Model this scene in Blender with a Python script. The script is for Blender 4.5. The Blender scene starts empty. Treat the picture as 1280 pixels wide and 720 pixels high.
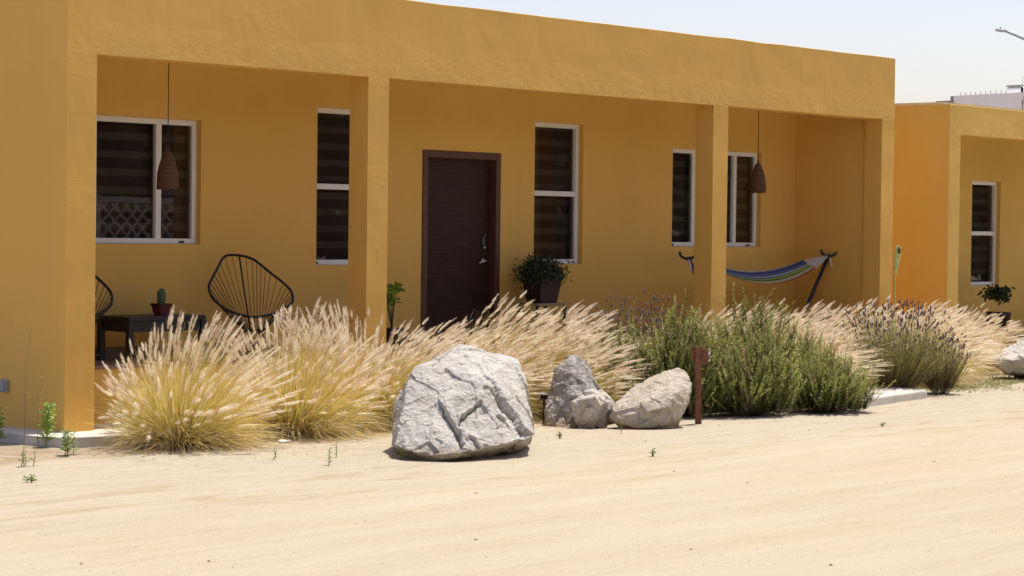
import bpy, bmesh, math, random
import numpy as np
from mathutils import Vector, Matrix, noise

R = math.radians
S = bpy.context.scene
COL = S.collection

# ------------------------------------------------------------------ camera numbers (metres, facade plane is y = 0)
F, YAW, PITCH, ROLL, EYE = 2905.58, R(48.8846), R(-1.4268), R(0.7209), Vector((-11.7826, -15.0771, 1.75))
FW = Vector((math.sin(YAW) * math.cos(PITCH), math.cos(YAW) * math.cos(PITCH), math.sin(PITCH)))
RT = Vector((math.cos(YAW), -math.sin(YAW), 0))
UP = RT.cross(FW)
FWH = Vector((math.sin(YAW), math.cos(YAW), 0))


def ray(u, v):
    a, b = u - 640, v - 360
    c, s = math.cos(ROLL), math.sin(ROLL)
    a, b = c * a + s * b, -s * a + c * b
    return FW + RT * (a / F) - UP * (b / F)


def on_z(u, v, z=0.0):
    d = ray(u, v)
    return EYE + d * ((z - EYE.z) / d.z)


def on_y(u, v, y):
    d = ray(u, v)
    return EYE + d * ((y - EYE.y) / d.y)


def depth_of(p):
    return (Vector(p) - EYE).dot(FW)


def at_depth(u, v, Z):
    return EYE + ray(u, v) * Z


def pr(p):
    v = Vector(p) - EYE
    k = v.dot(FW)
    a, b = F * v.dot(RT) / k, -F * v.dot(UP) / k
    c, s = math.cos(ROLL), math.sin(ROLL)
    return 640 + c * a - s * b, 360 + s * a + c * b


# ------------------------------------------------------------------ mesh builder
class MB:
    def __init__(self):
        self.v, self.f, self.c = [], [], []

    def add(self, verts, faces, col=None):
        o = len(self.v)
        self.v.extend([tuple(p) for p in verts])
        self.f.extend([tuple(i + o for i in f) for f in faces])
        if col is not None:
            if isinstance(col, list):
                self.c.extend(col)
            else:
                self.c.extend([col] * len(verts))
        return self

    def box(self, x0, x1, y0, y1, z0, z1, m=None):
        P = [Vector(p) for p in ((x0, y0, z0), (x1, y0, z0), (x1, y1, z0), (x0, y1, z0), (x0, y0, z1), (x1, y0, z1), (x1, y1, z1), (x0, y1, z1))]
        if m is not None:
            P = [m @ p for p in P]
        return self.add(P, [(0, 3, 2, 1), (4, 5, 6, 7), (0, 1, 5, 4), (1, 2, 6, 5), (2, 3, 7, 6), (3, 0, 4, 7)])

    def tube(self, pts, rad, n=8, col=None, cap=True, closed=False):
        pts = [Vector(p) for p in pts]
        if not isinstance(rad, (list, tuple)):
            rad = [rad] * len(pts)
        m = len(pts)
        vs = []
        nrm = None
        for i in range(m):
            if closed:
                t = (pts[(i + 1) % m] - pts[i - 1]).normalized()
            else:
                t = (pts[min(i + 1, m - 1)] - pts[max(i - 1, 0)]).normalized()
            if closed:
                a = pts[i] - sum(pts, Vector()) / m
                nrm = (a - t * a.dot(t)).normalized()
            elif nrm is None:
                a = Vector((0, 0, 1)) if abs(t.z) < .9 else Vector((1, 0, 0))
                nrm = (a - t * a.dot(t)).normalized()
            else:
                nrm = (nrm - t * nrm.dot(t)).normalized()
            b = t.cross(nrm)
            for k in range(n):
                q = 2 * math.pi * k / n
                vs.append(pts[i] + (nrm * math.cos(q) + b * math.sin(q)) * rad[i])
        fs = []
        for i in range(m if closed else m - 1):
            j = (i + 1) % m
            for k in range(n):
                l = (k + 1) % n
                fs.append((i * n + k, i * n + l, j * n + l, j * n + k))
        if cap and not closed:
            fs.append(tuple(range(n - 1, -1, -1)))
            fs.append(tuple((m - 1) * n + k for k in range(n)))
        return self.add(vs, fs, col)

    def lathe(self, prof, n=32, c=(0, 0, 0), cap0=False, cap1=False, jitter=0, rng=None):
        vs, fs = [], []
        for (r, z) in prof:
            for k in range(n):
                q = 2 * math.pi * k / n
                rr = r * (1 + (rng.uniform(-jitter, jitter) if rng else 0))
                vs.append((c[0] + rr * math.cos(q), c[1] + rr * math.sin(q), c[2] + z))
        for i in range(len(prof) - 1):
            for k in range(n):
                l = (k + 1) % n
                fs.append((i * n + k, i * n + l, (i + 1) * n + l, (i + 1) * n + k))
        if cap0:
            fs.append(tuple(range(n - 1, -1, -1)))
        if cap1:
            fs.append(tuple((len(prof) - 1) * n + k for k in range(n)))
        return self.add(vs, fs)

    def mesh(self, name):
        me = bpy.data.meshes.new(name)
        me.from_pydata(self.v, [], self.f)
        if self.c and len(self.c) == len(self.v):
            at = me.attributes.new('col', 'FLOAT_COLOR', 'POINT')
            at.data.foreach_set('color', np.array([(*c, 1) for c in self.c], np.float32).ravel())
        me.update()
        return me

    def build(self, name, mat, parent=None, smooth=False, bevel=0, seg=2, loc=None):
        me = self.mesh(name)
        if mat:
            me.materials.append(mat)
        if smooth:
            me.polygons.foreach_set('use_smooth', [True] * len(me.polygons))
        o = bpy.data.objects.new(name, me)
        COL.objects.link(o)
        if parent:
            o.parent = parent
        if loc is not None:
            o.location = loc
        if bevel:
            b = o.modifiers.new('edge', 'BEVEL')
            b.width, b.segments, b.limit_method = bevel, seg, 'ANGLE'
            b.harden_normals = False
        return o


def tag(o, label=None, cat=None, group=None, kind=None):
    if label: o['label'] = label
    if cat: o['category'] = cat
    if group: o['group'] = group
    if kind: o['kind'] = kind
    return o


def empty(name, loc=(0, 0, 0), rz=0, label=None, cat=None, group=None):
    o = bpy.data.objects.new(name, None)
    COL.objects.link(o)
    o.location = loc
    o.rotation_euler = (0, 0, rz)
    o.empty_display_size = .1
    return tag(o, label, cat, group)


def copy_tree(o, parent=None):
    c = o.copy()
    COL.objects.link(c)
    if parent:
        c.parent = parent
    for ch in list(o.children):
        copy_tree(ch, c)
    return c


# ------------------------------------------------------------------ materials
class NT:
    def __init__(self, name):
        self.m = bpy.data.materials.new(name)
        self.m.use_nodes = True
        self.t = self.m.node_tree
        self.t.nodes.clear()
        self.out = self.t.nodes.new('ShaderNodeOutputMaterial')

    def n(self, kind, **kw):
        nd = self.t.nodes.new('ShaderNode' + kind)
        for k, v in kw.items():
            if k.startswith('i_'):
                nd.inputs[k[2:].replace('_', ' ')].default_value = v
            else:
                setattr(nd, k, v)
        return nd

    def l(self, a, b):
        self.t.links.new(a, b)

    def pos(self, scale=(1, 1, 1), rot=(0, 0, 0)):
        g = self.n('NewGeometry')
        mp = self.n('Mapping')
        mp.inputs['Scale'].default_value = scale
        mp.inputs['Rotation'].default_value = rot
        self.l(g.outputs['Position'], mp.inputs['Vector'])
        return mp.outputs['Vector']

    def obj(self, scale=(1, 1, 1)):
        g = self.n('TexCoord')
        mp = self.n('Mapping')
        mp.inputs['Scale'].default_value = scale
        self.l(g.outputs['Object'], mp.inputs['Vector'])
        return mp.outputs['Vector']

    def noise(self, vec, scale, detail=6, rough=.55, dist=0):
        nd = self.n('TexNoise')
        nd.inputs['Scale'].default_value = scale
        nd.inputs['Detail'].default_value = detail
        nd.inputs['Roughness'].default_value = rough
        nd.inputs['Distortion'].default_value = dist
        self.l(vec, nd.inputs['Vector'])
        return nd.outputs['Fac']

    def ramp(self, fac, stops):
        r = self.n('ValToRGB')
        e = r.color_ramp.elements
        while len(e) < len(stops):
            e.new(.5)
        for el, (p, c) in zip(e, stops):
            el.position = p
            el.color = (*c, 1) if len(c) == 3 else c
        self.l(fac, r.inputs['Fac'])
        return r.outputs['Color']

    def rng(self, fac, a, b, c=0, d=1):
        r = self.n('MapRange')
        r.inputs['From Min'].default_value = a
        r.inputs['From Max'].default_value = b
        r.inputs['To Min'].default_value = c
        r.inputs['To Max'].default_value = d
        self.l(fac, r.inputs['Value'])
        return r.outputs['Result']

    def math(self, op, a, b=None):
        r = self.n('Math', operation=op)
        for i, x in enumerate((a, b)):
            if x is None: continue
            if isinstance(x, (int, float)): r.inputs[i].default_value = x
            else: self.l(x, r.inputs[i])
        return r.outputs[0]

    def mix(self, fac, a, b, mode='MIX'):
        r = self.n('MixRGB', blend_type=mode)
        for i, x in enumerate((fac, a, b)):
            if isinstance(x, (int, float)): r.inputs[i].default_value = x
            elif isinstance(x, tuple): r.inputs[i].default_value = (*x, 1)
            else: self.l(x, r.inputs[i])
        return r.outputs[0]

    def bump(self, h, dist, strength=1.0, normal=None):
        b = self.n('Bump')
        b.inputs['Distance'].default_value = dist
        b.inputs['Strength'].default_value = strength
        self.l(h, b.inputs['Height'])
        if normal is not None:
            self.l(normal, b.inputs['Normal'])
        return b.outputs['Normal']

    def principled(self, col, rough=.6, spec=.3, normal=None, metal=0):
        p = self.n('BsdfPrincipled')
        for nm, x in (('Base Color', col), ('Roughness', rough)):
            if isinstance(x, (int, float)): p.inputs[nm].default_value = x
            elif isinstance(x, tuple): p.inputs[nm].default_value = (*x, 1)
            else: self.l(x, p.inputs[nm])
        p.inputs['Specular IOR Level'].default_value = spec
        p.inputs['Metallic'].default_value = metal
        if normal is not None:
            self.l(normal, p.inputs['Normal'])
        self.l(p.outputs[0], self.out.inputs['Surface'])
        return self.m


def simple(name, col, rough=.6, spec=.3, metal=0, var=.12, scale=12, bump=0):
    t = NT(name)
    v = t.obj()
    n = t.noise(v, scale, 5)
    c = t.mix(t.rng(n, .3, .7), tuple(x * (1 - var) for x in col), tuple(min(1, x * (1 + var)) for x in col))
    nr = t.bump(n, bump) if bump else None
    return t.principled(c, rough, spec, nr, metal)


def stucco(name, base, lip=None, xmin=0.0):
    t = NT(name)
    p = t.pos()
    big = t.noise(p, .55, 4)
    mid = t.noise(p, 3.0, 5)
    fine = t.noise(p, 55, 4, .6)
    grain = t.noise(p, 160, 2, .6)
    c = t.mix(t.rng(big, .3, .7), tuple(x * .94 for x in base), tuple(x * 1.06 for x in base))
    # weather wash: vertical streaks, a slightly greyer film in places
    streak = t.noise(t.pos((2.2, 2.2, .16)), 1.6, 5)
    c = t.mix(t.rng(streak, .48, .75, 0, .22), c, (base[0] * .86, base[1] * .88, base[2] * 1.25))
    c = t.mix(t.rng(mid, .5, .75, 0, .10), c, (base[0] * 1.05, base[1] * 1.03, base[2] * 1.1))
    # trowel relief: waves of a few mm, rough patches, fine sand grain
    wave = t.noise(t.pos((1.0, 1.0, .8)), 1.5, 3, .42, .3)
    patch = t.rng(t.noise(p, 1.15, 3), .50, .72, .06, .8)
    if lip is not None:
        sp = t.n('SeparateXYZ')
        g = t.n('NewGeometry')
        t.l(g.outputs['Position'], sp.inputs[0])
        near = t.rng(sp.outputs['Z'], lip, lip + .30, 2.2, 0)
        below = t.rng(sp.outputs['Z'], lip - .12, lip, 0, 1)
        near = t.math('MULTIPLY', near, below)
        near = t.math('MULTIPLY', near, t.math('MULTIPLY', t.rng(sp.outputs['Y'], .015, .02, 1, 0), t.rng(sp.outputs['X'], xmin + .02, xmin + .25, 0, 1)))
        wob = t.rng(t.noise(p, 1.8, 3), .36, .60)
        patch = t.math('MAXIMUM', patch, t.math('MULTIPLY', near, wob))
    ripple = t.noise(t.pos((.8, .8, 1.7)), 9, 6, .66, .25)
    h = t.math('ADD', t.math('MULTIPLY', wave, .75), t.math('MULTIPLY', t.math('MULTIPLY', ripple, patch), .42))
    h = t.math('ADD', h, t.math('MULTIPLY', fine, .020))
    h = t.math('ADD', h, t.math('MULTIPLY', t.math('MULTIPLY', grain, patch), .012))
    return t.principled(c, .82, .22, t.bump(h, .035, 1.0))


M = {}
WALL = (.715, .422, .103)
M['stucco'] = stucco('ochre_stucco', WALL, 3.141, 0.0)
M['stucco2'] = stucco('ochre_stucco_next_door', (.695, .448, .112), 3.024, 13.8)
M['roof'] = simple('roof_coating', (.5, .45, .38), .9, .1)
M['white_metal'] = simple('white_aluminium', (.74, .72, .69), .45, .4, var=.05, scale=6)
M['black_metal'] = simple('black_metal', (.018, .017, .02), .45, .4)
M['navy_metal'] = simple('navy_steel_tube', (.018, .019, .03), .4, .4)
M['black_cord'] = simple('black_vinyl_cord', (.022, .02, .02), .5, .3)
M['dark_wood'] = None
M['steel'] = simple('brushed_steel', (.62, .6, .57), .28, .5, 1)
M['grey_plastic'] = simple('grey_plastic', (.33, .33, .34), .6, .3)
M['white_plaster'] = simple('white_render', (.88, .85, .83), .9, .1, var=.06, scale=.7)
M['grey_render'] = simple('grey_render', (.28, .26, .26), .9, .1)
M['galv'] = simple('galvanised_steel', (.30, .33, .36), .5, .4, .4)
M['paper'] = simple('paper', (.8, .8, .8), .9, .1)
M['rope'] = simple('pale_rope', (.62, .58, .52), .9, .1, var=.2, scale=40)
M['white_paint'] = simple('white_paint', (.80, .79, .76), .7, .2)
M['bark'] = simple('bark', (.16, .12, .085), .9, .1, var=.3, scale=30)


def m_wood():
    t = NT('dark_brown_wood')
    v = t.obj((3, 3, 40))
    n = t.noise(v, 1.2, 6, .6, .6)
    c = t.mix(t.rng(n, .3, .7), (.026, .0095, .006), (.052, .021, .013))
    return t.principled(c, .5, .18, t.bump(n, .002))


def m_woodframe():
    t = NT('door_frame_wood')
    n = t.noise(t.obj((6, 6, 2)), 3, 6, .6, .6)
    c = t.mix(t.rng(n, .3, .7), (.075, .028, .016), (.12, .048, .028))
    return t.principled(c, .45, .35, t.bump(n, .002))


def m_glass():
    t = NT('window_glass')
    fr = t.n('Fresnel')
    fr.inputs['IOR'].default_value = 1.5
    w = t.noise(t.pos(), .9, 2)
    nb = t.bump(w, .0012, .5)
    tr = t.n('BsdfTransparent')
    tr.inputs['Color'].default_value = (.66, .60, .56, 1)
    gl = t.n('BsdfGlossy')
    gl.inputs['Roughness'].default_value = .015
    gl.inputs['Color'].default_value = (1, 1, 1, 1)
    t.l(nb, gl.inputs['Normal'])
    mx = t.n('MixShader')
    t.l(fr.outputs[0], mx.inputs[0])
    t.l(tr.outputs[0], mx.inputs[1])
    t.l(gl.outputs[0], mx.inputs[2])
    t.l(mx.outputs[0], t.out.inputs['Surface'])
    return t.m


def m_blind():
    t = NT('zebra_blind_cloth')
    sp = t.n('SeparateXYZ')
    g = t.n('NewGeometry')
    t.l(g.outputs['Position'], sp.inputs[0])
    fz = t.math('FRACT', t.math('DIVIDE', sp.outputs['Z'], .162))
    st = t.math('MULTIPLY', t.rng(fz, .54, .58), t.rng(fz, .94, .99, 1, 0))
    weave = t.noise(t.pos((1, 1, 14)), 26, 3)
    lightc = t.mix(t.rng(weave, .3, .7), (.165, .138, .115), (.235, .20, .165))
    c = t.mix(st, (.100, .074, .064), lightc)
    return t.principled(c, .9, .1)


def m_wicker():
    t = NT('woven_wicker')
    w1 = t.n('TexWave', wave_type='BANDS', bands_direction='Z')
    w1.inputs['Scale'].default_value = 22
    w1.inputs['Distortion'].default_value = 3
    w1.inputs['Detail'].default_value = 3
    v = t.obj()
    t.l(v, w1.inputs['Vector'])
    n = t.noise(v, 60, 3)
    h = t.mix(.5, w1.outputs['Fac'], n)
    c = t.mix(t.rng(h, .25, .75), (.055, .026, .016), (.21, .115, .066))
    return t.principled(c, .8, .15, t.bump(h, .01))


def m_plant(name='foliage', trans=.35, rough=.6):
    t = NT(name)
    a = t.n('Attribute', attribute_name='col')
    d = t.n('BsdfDiffuse')
    tr = t.n('BsdfTranslucent')
    gl = t.n('BsdfGlossy')
    gl.inputs['Roughness'].default_value = .5
    t.l(a.outputs['Color'], d.inputs['Color'])
    t.l(a.outputs['Color'], tr.inputs['Color'])
    mx = t.n('MixShader')
    mx.inputs[0].default_value = trans
    t.l(d.outputs[0], mx.inputs[1])
    t.l(tr.outputs[0], mx.inputs[2])
    m2 = t.n('MixShader')
    m2.inputs[0].default_value = .035
    t.l(mx.outputs[0], m2.inputs[1])
    t.l(gl.outputs[0], m2.inputs[2])
    t.l(m2.outputs[0], t.out.inputs['Surface'])
    return t.m


def m_rock(name, pale, dark, warm, stain=.0):
    t = NT(name)
    v = t.obj()
    big = t.noise(v, 2.2, 5)
    med = t.noise(v, 9, 6, .65)
    spk = t.n('TexVoronoi')
    spk.inputs['Scale'].default_value = 95
    t.l(v, spk.inputs['Vector'])
    sp2 = t.noise(v, 120, 3, .7)
    c = t.mix(t.rng(big, .35, .65), pale, warm)
    c = t.mix(t.rng(med, .48, .72, 0, .70), c, dark)
    c = t.mix(t.rng(t.noise(v, 30, 5, .7), .50, .70, 0, .5), c, dark)
    c = t.mix(t.rng(sp2, .56, .72, 0, .60), c, tuple(x * .45 for x in dark))
    c = t.mix(t.rng(sp2, .24, .40, .35, 0), c, tuple(min(.85, x * 1.25) for x in pale))
    # soil dried on around the foot
    sz = t.n('SeparateXYZ')
    t.l(v, sz.inputs[0])
    foot = t.math('ADD', sz.outputs['Z'], t.math('MULTIPLY', t.math('ADD', med, -.5), .16))
    c = t.mix(t.rng(foot, .02, .11, .75, 0), c, (.34, .25, .16))
    # lichen and water-stain patches
    c = t.mix(t.rng(t.noise(v, 4.5, 7, .7), .58, .72, 0, .45), c, tuple(x * 1.15 for x in dark))
    h = t.math('ADD', t.math('MULTIPLY', med, .6), t.math('MULTIPLY', t.noise(v, 38, 6, .7), .35))
    h = t.math('ADD', h, t.math('MULTIPLY', sp2, .06))
    return t.principled(c, .92, .12, t.bump(h, .075))


def m_rust():
    t = NT('rusted_steel')
    v = t.obj((1, 1, .6))
    n = t.noise(v, 18, 7, .65)
    n2 = t.noise(v, 5, 3)
    c = t.ramp(n, [(.25, (.085, .04, .025)), (.5, (.185, .085, .048)), (.75, (.27, .13, .075))])
    c = t.mix(t.rng(n2, .55, .75, 0, .35), c, (.09, .045, .035))
    return t.principled(c, .85, .15, t.bump(n, .006))


def m_ground():
    t = NT('sandy_ground')
    g = t.n('NewGeometry')
    sp = t.n('SeparateXYZ')
    t.l(g.outputs['Position'], sp.inputs[0])
    # the travelled road runs along the house front, its near side is pinker and smoother
    edge = t.noise(t.pos((.35, 1.0, 1)), .8, 5)
    lat = t.math('ADD', sp.outputs['Y'], t.math('MULTIPLY', t.math('ADD', edge, -.5), 2.4))
    road = t.rng(lat, -4.4, -3.1, 1, 0)
    trk = t.noise(t.pos((.22, 2.0, 1), (0, 0, R(-3))), 1.5, 7, .62, .5)
    trk2 = t.noise(t.pos((.4, 4.5, 1), (0, 0, R(-5))), 2.6, 6, .65, .5)
    blot = t.noise(t.pos((.7, 1, 1)), .45, 5, .6)
    sandA = t.mix(t.rng(trk, .32, .68), (.435, .362, .242), (.495, .432, .312))
    sandB = t.mix(t.rng(trk2, .3, .72), (.40, .345, .25), (.495, .44, .335))
    c = t.mix(road, sandB, sandA)
    c = t.mix(t.rng(blot, .52, .72, 0, .45), c, (.475, .36, .225))
    c = t.mix(t.rng(trk2, .60, .80, 0, .40), c, (.43, .31, .185))
    # churned darker strip along the road edge, scuffed patches
    strip = t.math('MULTIPLY', t.rng(lat, -4.7, -4.0), t.rng(lat, -3.4, -2.7, 1, 0))
    scuff = t.noise(t.pos((.45, 2.2, 1), (0, 0, R(-3))), 2.0, 8, .68, .7)
    c = t.mix(t.math('MULTIPLY', strip, t.rng(scuff, .50, .66, 0, .62)), c, (.36, .245, .13))
    c = t.mix(t.rng(scuff, .60, .76, 0, .40), c, (.40, .285, .165))
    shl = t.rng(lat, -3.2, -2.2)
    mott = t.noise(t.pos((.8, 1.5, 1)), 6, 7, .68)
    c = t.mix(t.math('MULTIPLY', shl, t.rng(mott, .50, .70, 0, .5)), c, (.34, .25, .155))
    fine = t.noise(t.pos(), 42, 6, .7)
    grit = t.noise(t.pos(), 170, 3, .7)
    c = t.mix(t.rng(fine, .52, .74, 0, .42), c, (.33, .245, .155))
    c = t.mix(t.rng(grit, .60, .74, 0, .45), c, (.30, .22, .15))
    c = t.mix(t.rng(grit, .26, .38, .30, 0), c, (.72, .64, .52))
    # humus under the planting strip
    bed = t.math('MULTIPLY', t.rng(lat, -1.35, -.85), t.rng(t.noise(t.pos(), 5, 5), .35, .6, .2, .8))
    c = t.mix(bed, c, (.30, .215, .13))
    h = t.math('ADD', t.math('MULTIPLY', trk2, .45), t.math('MULTIPLY', fine, .40))
    h = t.math('ADD', h, t.math('MULTIPLY', grit, .07))
    h = t.math('ADD', h, t.math('MULTIPLY', t.noise(t.pos((.6, 1.6, 1)), 9, 6, .65), .5))
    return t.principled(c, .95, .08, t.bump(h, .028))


def m_concrete():
    t = NT('pale_concrete')
    n = t.noise(t.pos(), 3, 6)
    f = t.noise(t.pos(), 90, 4, .7)
    c = t.mix(t.rng(n, .3, .7), (.52, .48, .41), (.66, .62, .55))
    c = t.mix(t.rng(f, .6, .75, 0, .3), c, (.36, .33, .28))
    return t.principled(c, .9, .1, t.bump(f, .006))


def m_tile():
    t = NT('brown_floor_tile')
    b = t.n('TexBrick')
    b.offset = 0
    b.inputs['Color1'].default_value = (.22, .14, .095, 1)
    b.inputs['Color2'].default_value = (.26, .165, .115, 1)
    b.inputs['Mortar'].default_value = (.16, .13, .11, 1)
    b.inputs['Scale'].default_value = 1
    b.inputs['Brick Width'].default_value = .4
    b.inputs['Row Height'].default_value = .4
    b.inputs['Mortar Size'].default_value = .006
    t.l(t.pos(), b.inputs['Vector'])
    return t.principled(b.outputs['Color'], .55, .3)


def m_hammock():
    t = NT('striped_hammock_cloth')
    a = t.n('Attribute', attribute_name='col')
    n = t.noise(t.obj(), 220, 2)
    c = t.mix(t.rng(n, .3, .7, 0, .2), a.outputs['Color'], (.05, .05, .05))
    return t.principled(c, .95, .05, t.bump(n, .003))


M['wood'] = m_wood(); M['wood_frame'] = m_woodframe(); M['glass'] = m_glass(); M['blind'] = m_blind()
M['wicker'] = m_wicker(); M['plant'] = m_plant(); M['plume'] = m_plant('plume_fluff', .50)
M['granite'] = m_rock('pale_granite', (.70, .66, .595), (.40, .37, .325), (.63, .585, .51))
M['granite_grey'] = m_rock('grey_granite', (.52, .485, .44), (.19, .175, .16), (.41, .37, .32))
M['granite_tan'] = m_rock('tan_granite', (.66, .575, .46), (.38, .315, .235), (.58, .50, .385))
M['granite_mid'] = m_rock('mid_grey_granite', (.69, .635, .55), (.38, .345, .295), (.60, .54, .455))
M['rust'] = m_rust(); M['ground'] = m_ground(); M['concrete'] = m_concrete(); M['tile'] = m_tile(); M['cloth'] = m_hammock()
M['red_clay'] = simple('red_clay', (.13, .022, .020), .6, .3)
M['dark_pot'] = simple('dark_planter', (.035, .019, .016), .6, .3)
M['light_wood'] = simple('pale_wood', (.32, .22, .12), .7, .2, var=.2, scale=20)
M['cactus'] = simple('cactus_skin', (.06, .11, .05), .6, .3, var=.25, scale=30)
M['pad'] = simple('yellow_green_pad', (.58, .60, .22), .6, .2, var=.2, scale=14)
M['pad_tip'] = simple('dry_brown_tip', (.16, .10, .05), .8, .1)

# ------------------------------------------------------------------ ground


def gz(x, y):
    """height of the sandy ground"""
    near = math.exp(-((x - 2) / 30) ** 2 - ((y + 5) / 22) ** 2)
    h = noise.noise((x * .25, y * .5, 0)) * .030 + noise.noise((x * .9, y * 1.7, 7)) * .010 + noise.noise((x * 3.1, y * 3.3, 3)) * .006
    if y > -.55:
        h *= max(0, 1 - (y + .55) / .3)
    return h * near - .012


def make_ground():
    def axis(a, b, fine, lo, hi):
        xs = list(np.arange(a, b, fine))
        s, x = fine, a
        left = []
        while x > lo:
            s *= 1.35
            x -= s
            left.append(max(x, lo))
        s, x = fine, xs[-1]
        right = []
        while x < hi:
            s *= 1.35
            x += s
            right.append(min(x, hi))
        return left[::-1] + xs + right
    xs = axis(-9, 18, .09, -1500, 1500)
    ys = axis(-12, .6, .07, -1500, 1500)
    X, Y = len(xs), len(ys)
    vs = [(x, y, gz(x, y)) for y in ys for x in xs]
    fs = [(j * X + i, j * X + i + 1, (j + 1) * X + i + 1, (j + 1) * X + i) for j in range(Y - 1) for i in range(X - 1)]
    mb = MB()
    mb.v, mb.f = vs, fs
    o = mb.build('ground', M['ground'], smooth=True)
    tag(o, 'pale sandy ground and dirt road in front of the houses', kind='structure')


make_ground()


# ------------------------------------------------------------------ houses
def cells(mb, xs, zs, y0, y1, filled):
    """solid slab in the xz plane made of the filled cells of a grid, outer skin only"""
    nx, nz = len(xs) - 1, len(zs) - 1
    idx = {}

    def vid(i, k, s):
        if (i, k, s) not in idx:
            idx[(i, k, s)] = len(mb.v)
            mb.v.append((xs[i], (y0, y1)[s], zs[k]))
        return idx[(i, k, s)]

    def fl(i, k):
        return 0 <= i < nx and 0 <= k < nz and filled(i, k)
    for i in range(nx):
        for k in range(nz):
            if not fl(i, k): continue
            mb.f.append((vid(i, k, 0), vid(i + 1, k, 0), vid(i + 1, k + 1, 0), vid(i, k + 1, 0)))
            mb.f.append((vid(i, k, 1), vid(i, k + 1, 1), vid(i + 1, k + 1, 1), vid(i + 1, k, 1)))
            if not fl(i - 1, k): mb.f.append((vid(i, k, 0), vid(i, k + 1, 0), vid(i, k + 1, 1), vid(i, k, 1)))
            if not fl(i + 1, k): mb.f.append((vid(i + 1, k, 0), vid(i + 1, k, 1), vid(i + 1, k + 1, 1), vid(i + 1, k + 1, 0)))
            if not fl(i, k - 1): mb.f.append((vid(i, k, 0), vid(i, k, 1), vid(i + 1, k, 1), vid(i + 1, k, 0)))
            if not fl(i, k + 1): mb.f.append((vid(i, k + 1, 0), vid(i + 1, k + 1, 0), vid(i + 1, k + 1, 1), vid(i, k + 1, 1)))


def window(parent, x0, x1, z0, z1, D, kind):
    """white aluminium window set 6 cm into the back wall; 'slider' = three lights, 'hung' = two lights one above the other"""
    yf = D + .06
    w = .052
    m = MB()
    m.box(x0, x1, yf, yf + .07, z1 - w, z1)
    m.box(x0, x1, yf, yf + .07, z0, z0 + w)
    m.box(x0, x0 + w, yf, yf + .07, z0 + w, z1 - w)
    m.box(x1 - w, x1, yf, yf + .07, z0 + w, z1 - w)
    fr = m.build('window', M['white_metal'], parent, bevel=.004)
    lights = []
    if kind == 'slider':
        s = .395
        a, b = x0 + w + s + .06, x1 - w - s
        for c in (a, b):
            q = MB()
            q.box(c - .032, c + .032, yf + .008, yf + .062, z0 + w, z1 - w)
            q.build('mullion', M['white_metal'], fr, bevel=.004)
        lights = [(x0 + w, a - .032, z0 + w, z1 - w, .03), (a + .032, b - .032, z0 + w, z1 - w, .045), (b + .032, x1 - w, z0 + w, z1 - w, .03)]
    else:
        c = z0 + (z1 - z0) * .5
        q = MB()
        q.box(x0 + w, x1 - w, yf + .008, yf + .062, c - .028, c + .028)
        q.build('mid_rail', M['white_metal'], fr, bevel=.004)
        lights = [(x0 + w, x1 - w, z0 + w, c - .028, .03), (x0 + w, x1 - w, c + .028, z1 - w, .045)]
    for (a, b, c, d, dy) in lights:
        g = MB()
        g.add([(a, yf + dy, c), (b, yf + dy, c), (b, yf + dy, d), (a, yf + dy, d)], [(0, 1, 2, 3)])
        g.build('pane', M['glass'], fr)
    bl = MB()
    bl.box(x0 + .02, x1 - .02, yf + .115, yf + .12, z0 + .01, z1 - .045)
    bl.box(x0 + .02, x1 - .02, yf + .09, yf + .15, z1 - .045, z1 - .002)
    bl.build('blind', M['blind'], fr)
    for a, b in ([(x1 - .21, x1 - .15), (x0 + .05, x0 + .11)] if kind == 'slider' else [(x0 + .06, x0 + .08), (x1 - .1, x1 - .075)]):
        c = MB()
        c.box(a, b, yf - .007, yf, z0 + .012, z0 + .03)
        c.build('weep_cover', M['black_metal'], fr)
    return fr


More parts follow.
